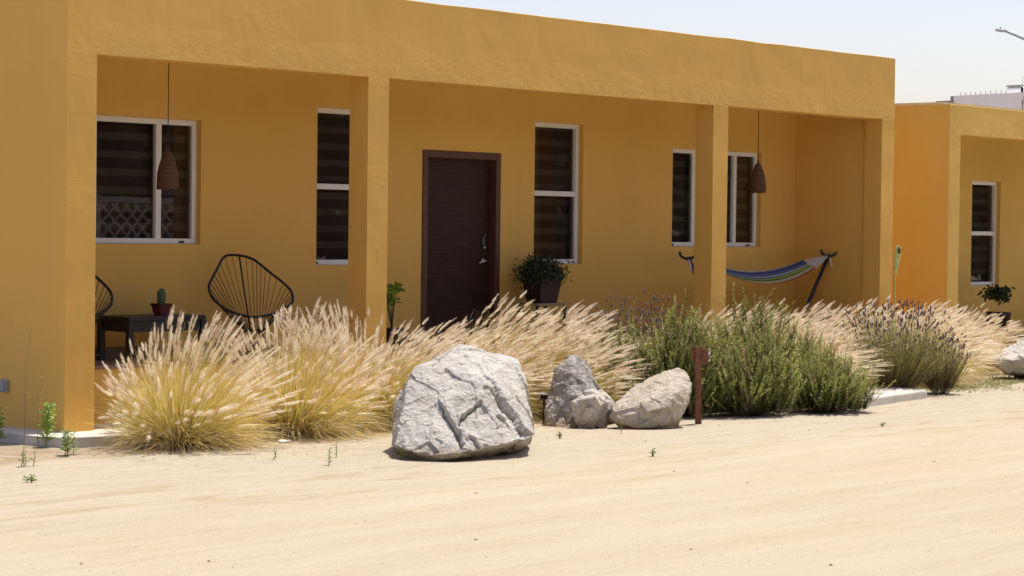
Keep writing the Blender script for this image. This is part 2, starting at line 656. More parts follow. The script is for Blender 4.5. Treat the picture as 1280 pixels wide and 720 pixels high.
def house(root, mat, W, pillars, zo, zr, zf, D, openings, depth=9.0, band_t=.24, side_t=.24, zb=-.3):
    # parapet band and pillars are one continuous plastered wall
    fw_ = MB()
    fx = sorted({0, W} | {x for p in pillars for x in p} | {round(.31 * i + .13, 3) for i in range(int(W / .31))})
    cells(fw_, fx, [zb, zo, zr], 0, band_t, lambda i, k: k == 1 or any(a - .001 < (fx[i] + fx[i + 1]) / 2 < b for a, b in pillars))
    fw_.v = [(x, y, z + (.007 * noise.noise((x * 1.7 + zr * 9, 0, 0)) + .004 * noise.noise((x * 5.1, 4, 0)) if z > zr - .01 else (.004 * noise.noise((x * 2.9, 8, zo)) if abs(z - zo) < .01 else 0))) for x, y, z in fw_.v]
    fo_ = fw_.build('front_wall', mat, root)
    bm = bmesh.new()
    bm.from_mesh(fo_.data)
    bmesh.ops.recalc_face_normals(bm, faces=bm.faces)
    lay = bm.edges.layers.float.new('bevel_weight_edge')
    for e in bm.edges:
        if all(abs(v.co.y) < 1e-4 for v in e.verts) and len(e.link_faces) == 2 and e.calc_face_angle() > .5:
            e[lay] = 1.0
    bm.to_mesh(fo_.data)
    bm.free()
    bv = fo_.modifiers.new('edge', 'BEVEL')
    bv.width, bv.segments, bv.limit_method = .013, 3, 'WEIGHT'
    # side walls, ceiling, roof
    for a in (0, W - side_t):
        s = MB()
        s.box(a, a + side_t, band_t, depth, zb, zr)
        s.build('side_wall', mat, root)
    r = MB()
    r.box(side_t, W - side_t, band_t, depth, zo + .30, zo + .42)
    r.build('roof', M['roof'], root)
    bw = MB()
    xs = sorted({side_t, W - side_t} | {x for o in openings for x in o[:2]})
    zs = sorted({zb, zo + .30} | {z for o in openings for z in o[2:4]})

    def fl(i, k):
        cx, cz = (xs[i] + xs[i + 1]) / 2, (zs[k] + zs[k + 1]) / 2
        return not any(o[0] < cx < o[1] and o[2] < cz < o[3] for o in openings)
    cells(bw, xs, zs, D, D + .2, fl)
    bw.build('back_wall', mat, root)
    rw = MB()
    rw.box(side_t, W - side_t, depth - .2, depth, zb, zo + .30)
    rw.build('rear_wall', mat, root)
    f = MB()
    f.box(side_t, W - side_t, .45, D, zb, zf - .03)
    f.build('step_riser', mat, root)
    f = MB()
    f.box(side_t, W - side_t, .435, D, zf - .03, zf)
    f.build('porch_floor', M['tile'], root, bevel=.004)
    sk = MB()
    doors = [o for o in openings if o[4] == 'door']
    cur = side_t
    for o in doors + [(W - side_t, None)]:
        sk.box(cur, o[0], D - .012, D, zf, zf + .10)
        cur = o[1]
    sk.build('skirting', M['tile'], root)
    for (a, b, c, d, k) in openings:
        if k != 'door':
            window(root, a, b, c, d, D, k)
        else:
            w = .075
            fr = MB()
            fr.box(a, a + w, D - .015, D + .12, zf, d)
            fr.box(b - w, b, D - .015, D + .12, zf, d)
            fr.box(a + w, b - w, D - .015, D + .12, d - w, d)
            fo = fr.build('door', M['wood_frame'], root, bevel=.006)
            lf = MB()
            lf.box(a + w, b - w, D + .075, D + .115, zf + .005, d - w)
            leaf = lf.build('leaf', M['wood'], fo, bevel=.003)
            hx = b - w - .10
            h = MB()
            hz = zf + .865
            h.tube([(hx, D + .075, hz), (hx, D + .062, hz)], .027, 14)
            h.tube([(hx, D + .07, hz), (hx, D + .022, hz), (hx - .02, D + .018, hz - .004), (hx - .12, D + .022, hz - .026)], [.011, .011, .010, .008], 8)
            h.build('handle', M['steel'], fo, smooth=True)
            h = MB()
            h.box(hx - .026, hx + .026, D + .055, D + .075, hz + .11, hz + .27)
            lk = h.build('lock', M['black_metal'], fo, bevel=.012)
            h = MB()
            h.tube([(hx, D + .056, hz + .135), (hx, D + .04, hz + .135)], .018, 14)
            h.tube([(hx - .022, D + .053, hz + .15), (hx - .023, D + .053, hz + .25)], .003, 6)
            h.tube([(hx + .01, D + .056, hz + .275), (hx + .01, D + .05, hz + .275)], .006, 8)
            h.build('lock_cylinder', M['steel'], fo, smooth=True)


hm = empty('bungalow', (0, 0, 0), 0, 'large ochre stucco bungalow with a three-bay porch and brown door', 'house')
house(hm, M['stucco'], 12.5, [(0, .305), (3.452, 3.725), (8.805, 9.079), (12.226, 12.5)], 3.141, 3.886, .56, 1.268,
      [(.84, 2.543, 1.582, 2.7275, 'slider'), (4.034, 4.845, 1.384, 2.927, 'hung'), (7.291, 8.113, 1.384, 2.927, 'hung'), (9.75, 11.53, 1.582, 2.7275, 'slider'),
       (5.528, 6.73, .56, 2.561, 'door')])
ob = MB()
ob.box(-.035, 0, .735, .835, .35, .455)
o_ = ob.build('outlet_box', M['grey_plastic'], hm, bevel=.006)
ob = MB()
ob.box(-.052, -.035, .75, .82, .36, .445)
ob.build('cover', M['grey_plastic'], o_, bevel=.006)

hn = empty('bungalow', (13.80, 0, 0), 0, 'lower ochre bungalow standing right of the large one, cut by the frame', 'house')
house(hn, M['stucco2'], 12.5, [(0, .272), (3.452, 3.725), (8.805, 9.079), (12.226, 12.5)], 3.024, 3.40, .25, 1.268,
      [(2.78, 3.565, 1.058, 2.515, 'hung'), (6.9, 7.6, 1.058, 2.515, 'hung'), (5.0, 6.1, .25, 2.3, 'door')])

# paving round the near corner and under the porch
ap = MB()
P = [(-.36, 2.5), (-.37, -.20), (-.30, -.36), (-.12, -.46), (.25, -.50), (.75, -.46), (1.05, -.36), (1.15, -.10), (1.2, -.02), (12.5, -.02), (12.5, .45)]
Pin = [(0, 2.5)]
ring = P + [(0, .45), (0, 2.5)]
n = len(ring)
top = [(x, y, .065 if y < .4 else (.11 if x > 0 else .065)) for x, y in ring]
bot = [(x, y, -.15) for x, y in ring]
ap.add(top + bot, [tuple(range(n - 1, -1, -1))[::-1]] + [(i, (i + 1) % n, n + (i + 1) % n, n + i) for i in range(n)])
bmx = bmesh.new()
o_ = ap.build('pavement', M['concrete'])
bmx.from_mesh(o_.data); bmesh.ops.recalc_face_normals(bmx, faces=bmx.faces); bmx.to_mesh(o_.data); bmx.free()
tag(o_, 'concrete apron round the near corner of the house', kind='structure')

# concrete path slab by the lavender
sl = MB()
fr_, fl_ = Vector((10.03, -2.03, 0)), Vector((7.3, -2.46, 0))
ring = [(8.25, -2.31), (9.90, -2.055), (9.985, -2.03), (10.02, -1.97), (10.22, -1.15), (8.4, -1.35)]
n = len(ring)
top = [(x, y, .088) for x, y in ring]
bot = [(x * 1.0, y, -.2) for x, y in ring]
sl.add(top + bot, [tuple(range(n))] + [(i, n + i, n + (i + 1) % n, (i + 1) % n) for i in range(n)] + [tuple(range(2 * n - 1, n - 1, -1))])
o_ = sl.build('concrete_slab', M['concrete'], bevel=.022, seg=3)
tag(o_, 'low pale concrete slab between the rosemary and the lavender', 'slab')


# ------------------------------------------------------------------ boulders
def boulder(pts, mat, voxel, amp, seed, label, post=None, name='boulder', facet=0, rough=1.0):
    bm = bmesh.new()
    for p in pts: bm.verts.new(p)
    r = bmesh.ops.convex_hull(bm, input=bm.verts)
    junk = [e for e in r['geom_interior'] if isinstance(e, bmesh.types.BMVert)]
    bmesh.ops.delete(bm, geom=junk, context='VERTS')
    me = bpy.data.meshes.new('hull')
    bm.to_mesh(me); bm.free()
    o = bpy.data.objects.new('hull', me)
    COL.objects.link(o)
    md = o.modifiers.new('r', 'REMESH')
    md.mode, md.voxel_size = 'VOXEL', voxel
    dg = bpy.context.evaluated_depsgraph_get()
    dg.update()
    ev = bpy.data.meshes.new_from_object(o.evaluated_get(dg))
    bpy.data.objects.remove(o)
    bm = bmesh.new()
    bm.from_mesh(ev)
    for _ in range(1):
        bmesh.ops.smooth_vert(bm, verts=bm.verts, factor=.5, use_axis_x=True, use_axis_y=True, use_axis_z=True)
    bm.normal_update()
    c = sum((v.co for v in bm.verts), Vector()) / len(bm.verts)
    # split faces: shear the surface back to random planes just under it
    rr = random.Random(seed)
    P = np.array([v.co for v in bm.verts])
    for _ in range(facet):
        d = np.array([rr.gauss(0, 1), rr.gauss(0, 1), rr.gauss(.15, .8)])
        d /= np.linalg.norm(d)
        h = P @ d
        cut = h.max() - rr.uniform(.002, .014)
        k = np.maximum(h - cut, 0) * rr.uniform(.7, 1.0)
        P -= k[:, None] * d[None, :]
    for v, p in zip(bm.verts, P): v.co = p
    bm.normal_update()
    new = []
    off = Vector((seed * 3.7, seed * 1.3, 0))
    for v in bm.verts:
        p = v.co
        q = p + off
        d = noise.fractal(q * 3.0, 1.0, 2.1, 3) * amp
        e = noise.noise(Vector((q.x * 6 + q.z * 3, q.y * 6, q.z * 9)))
        d += (abs(e) ** .6 - .4) * amp * -.55
        for sc, sl in ((3.6, .17), (8.5, .16), (19, .13)):      # broken planes, each cell tilted its own way
            cp_ = noise.voronoi(q * sc)[1][0]
            g = noise.cell_vector(cp_ * 7.3 + Vector((.37, .11, .73))) * 2 - Vector((1, 1, 1))
            d += (q * sc - cp_).dot(g) / sc * sl * rough
        d += noise.fractal(q * 16, .8, 2.2, 3) * amp * .30
        d += noise.fractal(q * 48, .8, 2.2, 2) * amp * .16
        st = noise.noise(Vector((q.x * 2.2, q.y * 2.2, q.z * 4.5 + q.x * 1.5)))
        d += amp * .55 * (round(st * 4) / 4 - st)
        if post:
            d += post(p, v.normal)
        new.append(p + v.normal * d)
    for v, p in zip(bm.verts, new): v.co = p
    base = Vector((c.x, c.y, 0))
    for v in bm.verts: v.co -= base
    bm.to_mesh(ev); bm.free()
    ev.polygons.foreach_set('use_smooth', [True] * len(ev.polygons))
    ev.materials.clear(); ev.materials.append(mat)
    ev.name = name
    ob = bpy.data.objects.new(name, ev)
    COL.objects.link(ob)
    ob.location = base
    return tag(ob, label, 'boulder')


def uvt(lst, Z0):
    return [at_depth(u, v, Z0 + t) for u, v, t in lst]


def seg_dist(p, a, b):
    ax, ay = a; bx, by = b
    dx, dy = bx - ax, by - ay
    L = dx * dx + dy * dy
    t = max(0, min(1, ((p[0] - ax) * dx + (p[1] - ay) * dy) / L))
    qx, qy = ax + t * dx, ay + t * dy
    side = (dx * (p[1] - ay) - dy * (p[0] - ax))
    return math.hypot(p[0] - qx, p[1] - qy), side, t


Z1 = depth_of((1.236, -2.963, 0))
big_cracks = [  # crack traced on the face, half-width px, depth m, drop of the block below it m
    ([(548, 500), (556, 512), (566, 528), (575, 540), (580, 560)], 1.9, .050, .045),
    ([(572, 532), (578, 522), (588, 512), (602, 501)], 1.6, .035, .030),
    ([(618, 483), (630, 502), (644, 516), (656, 535), (663, 544)], 2.0, .055, .055),
    ([(596, 450), (606, 468), (618, 483)], 1.1, .016, .012),
    ([(533, 533), (541, 529)], 1.2, .018, 0),
    ([(621, 518), (632, 514), (640, 520)], 1.5, .025, .03),
    ([(585, 543), (594, 549), (600, 560)], 1.4, .025, .022)]


def big_post(p, nrm):
    if nrm.dot(FW) > .15: return 0
    q = pr(p)
    d = 0
    jx = 2.6 * noise.noise(Vector((q[0] * .16, q[1] * .16, 5))) + 1.2 * noise.noise(Vector((q[0] * .5, q[1] * .5, 9)))
    q = (q[0] + jx, q[1] + jx * .6)
    for pl, w, dep, st in big_cracks:
        best = None
        n = len(pl) - 1
        for i in range(n):
            r = seg_dist(q, pl[i], pl[i + 1])
            if best is None or r[0] < best[0]: best = (r[0], r[1], (i + r[2]) / n)
        k = best[0]
        tp = min(1, 4 * best[2] * (1.15 - best[2]) + .15)
        if k < w: d -= dep * .6 * tp * (1 - (k / w) ** 2)
        if st and best[1] > 0 and .01 < best[2] < .99 and k < 60: d -= st * 1.25 * tp * math.exp(-k / 20)
    return d


# outline of the near white boulder; t is metres behind its front foot
boulder(uvt([(494, 558, 0.00), (506, 562, -0.10), (528, 568, -0.15), (546, 573, -0.12), (575, 567, -0.10), (602, 561, 0.00), (640, 554, 0.18), (660, 550, 0.33), (668, 541, 0.42), (661, 520, 0.51), (652, 468, 0.87), (640, 446, 0.99),
             (612, 442, 0.93), (602, 439, 0.90), (648, 450, .97), (656, 478, .84), (577, 431, 0.84), (600, 470, .40), (562, 497, .20), (632, 522, .24), (556, 441, 0.69), (521, 458, 0.51), (509, 478, 0.41), (504, 520, 0.18), (507, 556, -0.04),
             (490, 556, 0.39), (491, 540, 0.57), (497, 505, 0.69), (506, 480, 0.81), (530, 470, 1.20), (575, 445, 1.42), (640, 460, 1.50), (662, 530, 1.35), (640, 545, 1.58), (500, 545, 1.35),
             (512, 575, 0.33), (545, 581, 0.06), (600, 576, 0.33), (645, 564, 0.57), (655, 560, 1.20), (510, 570, 1.20)], Z1),
        M['granite'], .0075, .013, 2, 'biggest boulder, pale grey and cracked, in front of the grasses', big_post, facet=12, rough=.42)
Z2 = depth_of((4.252, -1.629, 0))
boulder(uvt([(679, 531, 0.00), (683, 510, 0.08), (690, 480, 0.22), (699, 455, 0.34), (706, 444, 0.41), (714, 440, 0.43), (722, 443, 0.48), (728, 449, 0.55), (737, 463, 0.54), (748, 480, 0.50), (760, 500, 0.50), (770, 522, 0.50),
             (716, 450, 0.26), (714, 480, 0.10), (722, 500, 0.02), (722, 534, -0.14), (745, 530, -0.05), (685, 534, -0.04), (700, 538, -0.12),
             (690, 520, 0.60), (700, 470, 0.66), (725, 460, 0.74), (755, 515, 0.74), (700, 545, 0.24), (750, 540, 0.36)], Z2),
        M['granite_grey'], .0095, .014, 5, 'tall pointed grey boulder behind the small rock', facet=16)
Z3 = depth_of((4.227, -2.049, 0))
boulder(uvt([(713, 503, .06), (716, 518, .04), (722, 532, .02), (738, 537, 0), (748, 532, .05), (756, 520, .10), (766, 511, .22), (768, 505, .24), (760, 489, .26), (752, 485, .24), (738, 487, .20), (724, 494, .12), (742, 496, -.02), (752, 503, .0),
             (725, 503, .34), (755, 500, .42), (735, 530, .36), (728, 545, .1), (748, 545, .2)], Z3),
        M['granite_mid'], .008, .010, 9, 'smallest rock, wedged between the tall boulder and the tan boulder', facet=30)
Z4 = depth_of((4.6, -2.45, 0))
boulder(uvt([(763, 512, 0.08), (763, 519, 0.04), (771, 527, -0.03), (792, 534, -0.10), (816, 536, -0.10), (838, 531, -0.03), (850, 521, 0.08), (858, 505, 0.19), (863, 490, 0.27), (864, 474, 0.38), (858, 463, 0.46), (848, 459, 0.49), (832, 462, 0.46), (812, 472, 0.38), (790, 486, 0.27), (772, 502, 0.16),
             (800, 503, -0.04), (845, 492, 0.04), (825, 518, -0.10), (785, 517, -0.05),
             (790, 505, 0.62), (830, 475, 0.84), (856, 480, 0.76), (848, 525, 0.68), (790, 530, 0.68), (797, 546, 0.10), (838, 544, 0.16), (800, 552, 0.27), (835, 550, 0.34)], Z4),
        M['granite_tan'], .0095, .013, 13, 'rounded tan boulder leaning beside the rusty post', facet=20, rough=.6)
Z5 = depth_of((13.55, -1.25, 0))
boulder(uvt([(1236, 451, .1), (1243, 446, .1), (1262, 433, .25), (1285, 421, .4), (1320, 415, .45), (1350, 430, .4), (1355, 455, .2), (1330, 468, .05), (1290, 468, 0), (1258, 466, .02), (1246, 459, .05),
             (1250, 450, -.02), (1290, 451, -.12), (1260, 448, .6), (1320, 430, .95), (1340, 465, .8), (1270, 475, .4), (1320, 478, .4)], Z5),
        M['granite'], .014, .02, 21, 'white-topped boulder at the right edge, beyond the lavender', facet=30)

# ------------------------------------------------------------------ fountain grasses


def lerp3(a, b, t): return tuple(a[i] + (b[i] - a[i]) * t for i in range(3))


def jit(c, r, a=.15):
    k = 1 + r.uniform(-a, a)
    return tuple(max(0, x * k * (1 + r.uniform(-.05, .05))) for x in c)


def curve(base, d, L, wind, wk, droop, n, pw=2.0):
    out = []
    for i in range(n + 1):
        t = i / n
        out.append(base + d * (L * t) + wind * (wk * L * t ** pw) + Vector((0, 0, -droop * L * t ** 2.4)))
    return out


def ribbon(mb, pts, w, side, c0, c1):
    vs, cs = [], []
    n = len(pts) - 1
    for i, p in enumerate(pts):
        t = i / n
        k = w * (1 - .85 * t ** 1.5)
        vs += [p - side * k, p + side * k]
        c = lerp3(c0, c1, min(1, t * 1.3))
        cs += [c, c]
    mb.add(vs, [(2 * i, 2 * i + 1, 2 * i + 3, 2 * i + 2) for i in range(n)], cs)


def plume(mb, pts, r, rad, col, hairs=70):
    """bristly flower spike along pts"""
    n = len(pts) - 1
    prof = []
    for i in range(n + 1):
        t = i / n
        prof.append(max(.0008, rad * (.45 + .55 * math.sin(math.pi * min(1, t * .85 + .18))) * (1 - .75 * t ** 3)))
    mb.tube(pts, [p * .42 for p in prof], 5, tuple(x * .95 for x in col), cap=True)
    for _ in range(hairs):
        t = r.random() ** .9 * .98
        f = t * n
        i = min(int(f), n - 1)
        p = pts[i].lerp(pts[i + 1], f - i)
        tg = (pts[i + 1] - pts[i]).normalized()
        a = Vector((r.gauss(0, 1), r.gauss(0, 1), r.gauss(0, 1)))
        a = (a - tg * a.dot(tg))
        if a.length < 1e-5: continue
        a.normalize()
        k = prof[i] * r.uniform(.9, 1.5)
        q = p + a * k * 1.15 + tg * r.uniform(.014, .034)
        sd = tg.cross(a) * r.uniform(.0010, .0019)
        c = jit(col, r, .16)
        o = p + a * k * .35
        mb.add([o - sd, o + sd, q], [(0, 1, 2)], c)


GOLD, STRAW, GREEN, OLIVE, PALE = (.88, .68, .20), (.80, .65, .33), (.66, .60, .12), (.48, .46, .10), (.86, .76, .50)


def make_clump(seed, wind, nb=1500, npl=170, H=1.0, fan=1.25, green=.35, pl_rad=.0180, pfan=.80):
    r = random.Random(seed)
    bl, plm = MB(), MB()
    for i in range(nb):
        az = r.uniform(0, 2 * math.pi)
        q = r.random()
        th = fan * q ** .75 + r.gauss(0, .05)
        br = .17 * math.sqrt(r.random())
        base = Vector((br * math.cos(az + r.gauss(0, .5)), br * math.sin(az + r.gauss(0, .5)), 0))
        d = Vector((math.sin(th) * math.cos(az), math.sin(th) * math.sin(az), math.cos(th)))
        L = H * r.uniform(.55, .95) * (1 - .28 * q)
        wk = r.uniform(.6, 1.2)
        droop = r.uniform(.12, .5) * (.3 + q)
        pts = curve(base, d, L, wind, wk * .75, droop, 5)
        for p in pts: p.z = max(p.z, .006)
        u = r.random()
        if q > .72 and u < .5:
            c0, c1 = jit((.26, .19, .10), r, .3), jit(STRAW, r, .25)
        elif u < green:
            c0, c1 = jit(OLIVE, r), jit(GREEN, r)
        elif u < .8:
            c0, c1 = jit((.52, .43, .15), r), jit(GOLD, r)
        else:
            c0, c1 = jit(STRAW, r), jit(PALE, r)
        sd = d.cross(Vector((r.gauss(0, 1), r.gauss(0, 1), r.gauss(0, 1)))).normalized()
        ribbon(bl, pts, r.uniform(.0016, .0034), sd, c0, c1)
    for i in range(260):      # broken and bleached stems matted round the foot
        az = r.uniform(0, 2 * math.pi)
        th = r.uniform(.35, 1.5)
        br = .24 * math.sqrt(r.random())
        base = Vector((br * math.cos(az), br * math.sin(az), r.uniform(0, .05)))
        az += r.gauss(0, .5)
        d = Vector((math.sin(th) * math.cos(az), math.sin(th) * math.sin(az), math.cos(th)))
        L = H * r.uniform(.12, .42)
        pts = curve(base, d, L, wind, .4, r.uniform(.1, .6), 3)
        if r.random() < .3:
            pts[3] = pts[2] + Vector((r.gauss(0, .05), r.gauss(0, .05), -.06))
        for p in pts: p.z = max(p.z, .006)
        c = jit(lerp3(PALE, (.40, .29, .15), r.random() ** .8), r, .25)
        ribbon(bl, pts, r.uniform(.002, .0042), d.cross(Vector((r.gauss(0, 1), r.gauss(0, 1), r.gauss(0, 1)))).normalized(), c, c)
    for i in range(npl):
        az = r.uniform(0, 2 * math.pi)
        q = r.random()
        th = fan * pfan * q ** .72 + r.gauss(0, .06)
        base = Vector((.10 * math.cos(az), .10 * math.sin(az), 0)) * r.random()
        d = Vector((math.sin(th) * math.cos(az), math.sin(th) * math.sin(az), math.cos(th)))
        L = H * r.uniform(.72, 1.06) * (1 - .20 * q)
        wk = r.uniform(.75, 1.25)
        droop = r.uniform(.03, .16) * (.5 + q)
        pts = curve(base, d, L, wind, wk, droop, 14, 2.8)
        pl = r.uniform(.11, .19)
        k = max(3, int(round(14 * (1 - pl / L))))
        stem = pts[:k + 1]
        c = jit(lerp3((.40, .36, .12), GOLD, r.random()), r)
        sd = d.cross(Vector((r.gauss(0, 1), r.gauss(0, 1), r.gauss(0, 1)))).normalized()
        ribbon(bl, stem, .0019, sd, c, jit(STRAW, r))
        if r.random() < .06:      # a bare old spike with a few seeds
            ribbon(bl, pts[k:], .0016, sd, STRAW, PALE)
            continue
        hd = pts[k:]
        # resample the head
        hp = []
        for j in range(7):
            f = j / 6 * (len(hd) - 1)
            a = min(int(f), len(hd) - 2)
            hp.append(hd[a].lerp(hd[a + 1], f - a))
        tone = r.random()
        col = lerp3((.88, .76, .57), (.96, .90, .75), tone) if r.random() > .2 else (.80, .65, .49)
        plume(plm, hp, r, pl_rad * r.uniform(.75, 1.15), col)
    return bl, plm


def clump_root(bl, plm):
    e = empty('fountain_grass')
    bl.build('blades', M['plant'], e)
    tag(plm.build('plumes', M['plume'], e), kind='stuff')
    return e


WIND = Vector((.80, -.58, 0)).normalized()
protoD = [clump_root(*make_clump(s, Vector((.10, -.06, -.01)), 3800, 410, 1.16, 1.34, .24)) for s in (11, 12)]
protoW = [clump_root(*make_clump(s, WIND * w + Vector((0, 0, -.13)), 3000, 400, 1.20, 1.14, .44)) for s, w in ((21, .31), (22, .38), (23, .27))]
used = set()
GRASS = [  # proto, x, y, scale, rz, label
    (protoD[0], .50, -.88, .98, 0, 'round golden fountain grass nearest the left corner pillar'),
    (protoD[1], 1.86, -.74, 1.0, .6, 'golden fountain grass just left of the biggest boulder, below the string chair'),
    (protoD[0], 2.62, -.52, .98, 2.2, 'upright fountain grass in front of the second pillar'),
    (protoW[0], 3.0, -.85, .92, .2, 'windswept fountain grass touching the left edge of the biggest boulder'),
    (protoW[1], 3.60, -.55, .92, 0, 'windswept fountain grass below the brown door, left of its middle'),
    (protoW[2], 4.25, -.62, .84, -.2, 'windswept fountain grass under the right door jamb'),
    (protoW[0], 3.35, -1.0, .70, -.15, 'low drooping fountain grass right behind the biggest boulder'),
    (protoW[0], 4.80, -.34, 1.12, .1, 'fountain grass between the door and the leafy planter'),
    (protoW[1], 5.35, -.55, 1.06, .15, 'tall windswept fountain grass beneath the leafy planter'),
    (protoW[2], 5.15, -.98, .84, -.1, 'drooping fountain grass right behind the tall pointed boulder'),
    (protoW[2], 8.05, -.50, .98, .1, 'fountain grass in front of the third pillar, behind the rosemary'),
    (protoW[0], 8.85, -.55, 1.0, -.1, 'fountain grass under the left half of the hammock'),
    (protoW[1], 9.65, -.50, 1.0, .1, 'fountain grass under the right half of the hammock'),
    (protoW[2], 10.45, -.55, 1.0, -.2, 'fountain grass below the foot of the hammock stand'),
    (protoW[0], 11.25, -.50, 1.0, .2, 'fountain grass in front of the right end pillar'),
    (protoW[1], 12.1, -.52, .97, 0, 'fountain grass in front of the gap between the houses'),
    (protoW[2], 12.75, -.42, .90, .1, 'fountain grass left of the far right boulder'),
    (protoW[1], 9.2, -1.05, .80, .2, 'pale fountain grass between the rosemary and the concrete slab'),
    (protoW[0], 10.3, -1.0, .84, 0, 'fountain grass directly behind the lavender with purple heads'),
    (protoW[2], 11.55, -1.0, .86, .15, 'fountain grass spreading right of the lavender'),
    (protoW[0], 14.3, .05, .86, -.1, 'fountain grass behind the far right boulder, below the next house'),
    (protoW[1], 8.6, -1.15, .76, -.1, 'fountain grass showing over the right shoulder of the rosemary'),
]
for pt, x, y, s, rz, lab in GRASS:
    o = pt if id(pt) not in used else copy_tree(pt)
    used.add(id(pt))
    o.location = (x, y, gz(x, y) - .01)
    o.rotation_euler = (0, 0, rz)
    o.scale = (s, s, s)
    tag(o, lab, 'ornamental grass', 'fountain grasses planted along the porch', 'thing')

# ------------------------------------------------------------------ rosemary, lavender


def shoot(mb, st, p0, d, L, r, c0, c1, nl, leaf=.020, w=.0022):
    bend = Vector((r.gauss(0, .12), r.gauss(0, .12), .30))
    pts = [p0 + d * (L * t) + bend * (L * t * t * .5) for t in (0, .25, .5, .75, 1)]
    for p in pts: p.z = max(p.z, .01)
    ribbon(st, pts, .0022, d.orthogonal().normalized(), (.12, .085, .05), (.16, .13, .06))
    for i in range(nl):
        t = (i + r.random()) / nl
        f = t * 4
        a = min(int(f), 3)
        p = pts[a].lerp(pts[a + 1], f - a)
        tg = (pts[a + 1] - pts[a]).normalized()
        s = Vector((r.gauss(0, 1), r.gauss(0, 1), r.gauss(0, 1)))
        s = (s - tg * s.dot(tg)).normalized()
        q = p + (s * .8 + tg * r.uniform(.5, 1.0)) * leaf * r.uniform(.7, 1.25) * (1 - .35 * t)
        b = tg.cross(s) * w
        c = jit(lerp3(c0, c1, t), r, .22)
        m = p.lerp(q, .55)
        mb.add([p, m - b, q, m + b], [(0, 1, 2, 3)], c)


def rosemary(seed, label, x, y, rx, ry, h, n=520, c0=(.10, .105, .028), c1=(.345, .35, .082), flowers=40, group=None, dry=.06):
    r = random.Random(seed)
    lv, st, fl = MB(), MB(), MB()
    for i in range(n):
        az = r.uniform(0, 2 * math.pi)
        ph = math.acos(r.random() ** .8)
        k = r.random() ** .33
        lump = .80 + .34 * noise.noise(Vector((math.cos(az) * 1.8 + seed, math.sin(az) * 1.8, ph * 2.2)))
        tip = Vector((rx * math.sin(ph) * math.cos(az), ry * math.sin(ph) * math.sin(az), h * (math.cos(ph) * .86 + .08))) * (k * lump)
        tip.z = max(tip.z, .06)
        d = Vector((math.sin(ph) * math.cos(az) * .55 + r.gauss(0, .22), math.sin(ph) * math.sin(az) * .55 + r.gauss(0, .22), .75 + r.gauss(0, .2))).normalized()
        L = r.uniform(.16, .38)
        p0 = tip - d * (L * .5)
        p0.z = max(.02, p0.z)
        if r.random() < dry: a, b = (.24, .17, .07), (.34, .25, .11)
        else:
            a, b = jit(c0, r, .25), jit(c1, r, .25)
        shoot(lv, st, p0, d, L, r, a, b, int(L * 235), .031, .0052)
        if r.random() < .25:
            b0 = Vector((tip.x * .15, tip.y * .15, 0))
            ribbon(st, [b0, b0.lerp(p0, .5) + Vector((0, 0, .03)), p0], .004, Vector((.7, -.7, 0)), (.15, .11, .07), (.13, .10, .055))
        if r.random() < flowers / n:
            for _ in range(7):
                q = p0 + d * L * r.uniform(.5, .95) + Vector((r.gauss(0, .009), r.gauss(0, .009), r.gauss(0, .009)))
                s = Vector((r.gauss(0, 1), r.gauss(0, 1), r.gauss(0, 1))).normalized() * .006
                b = s.orthogonal().normalized() * .005
                fl.add([q - s, q - b, q + s, q + b], [(0, 1, 2, 3)], jit((.36, .33, .50), r, .2))
    e = empty('rosemary_bush', (x, y, gz(x, y)), 0, label, 'shrub', group)
    lv.build('foliage', M['plant'], e)
    st.build('stems', M['plant'], e)
    if fl.v: tag(fl.build('flowers', M['plant'], e), kind='stuff')
    return e


GR = 'rosemary bushes in the planting strip'
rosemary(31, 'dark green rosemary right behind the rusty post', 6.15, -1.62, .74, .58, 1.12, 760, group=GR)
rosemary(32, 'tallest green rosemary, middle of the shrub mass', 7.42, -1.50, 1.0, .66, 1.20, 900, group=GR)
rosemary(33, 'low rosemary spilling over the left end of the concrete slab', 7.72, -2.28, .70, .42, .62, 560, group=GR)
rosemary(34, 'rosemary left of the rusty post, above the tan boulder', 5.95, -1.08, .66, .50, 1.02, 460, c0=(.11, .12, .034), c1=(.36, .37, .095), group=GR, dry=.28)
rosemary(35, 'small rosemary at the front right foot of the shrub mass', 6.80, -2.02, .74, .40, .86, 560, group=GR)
rosemary(36, 'sparse rosemary between the tallest rosemary and the lavender', 8.25, -1.55, .62, .50, .84, 420, c0=(.12, .13, .04), c1=(.34, .34, .09), group=GR, dry=.15)


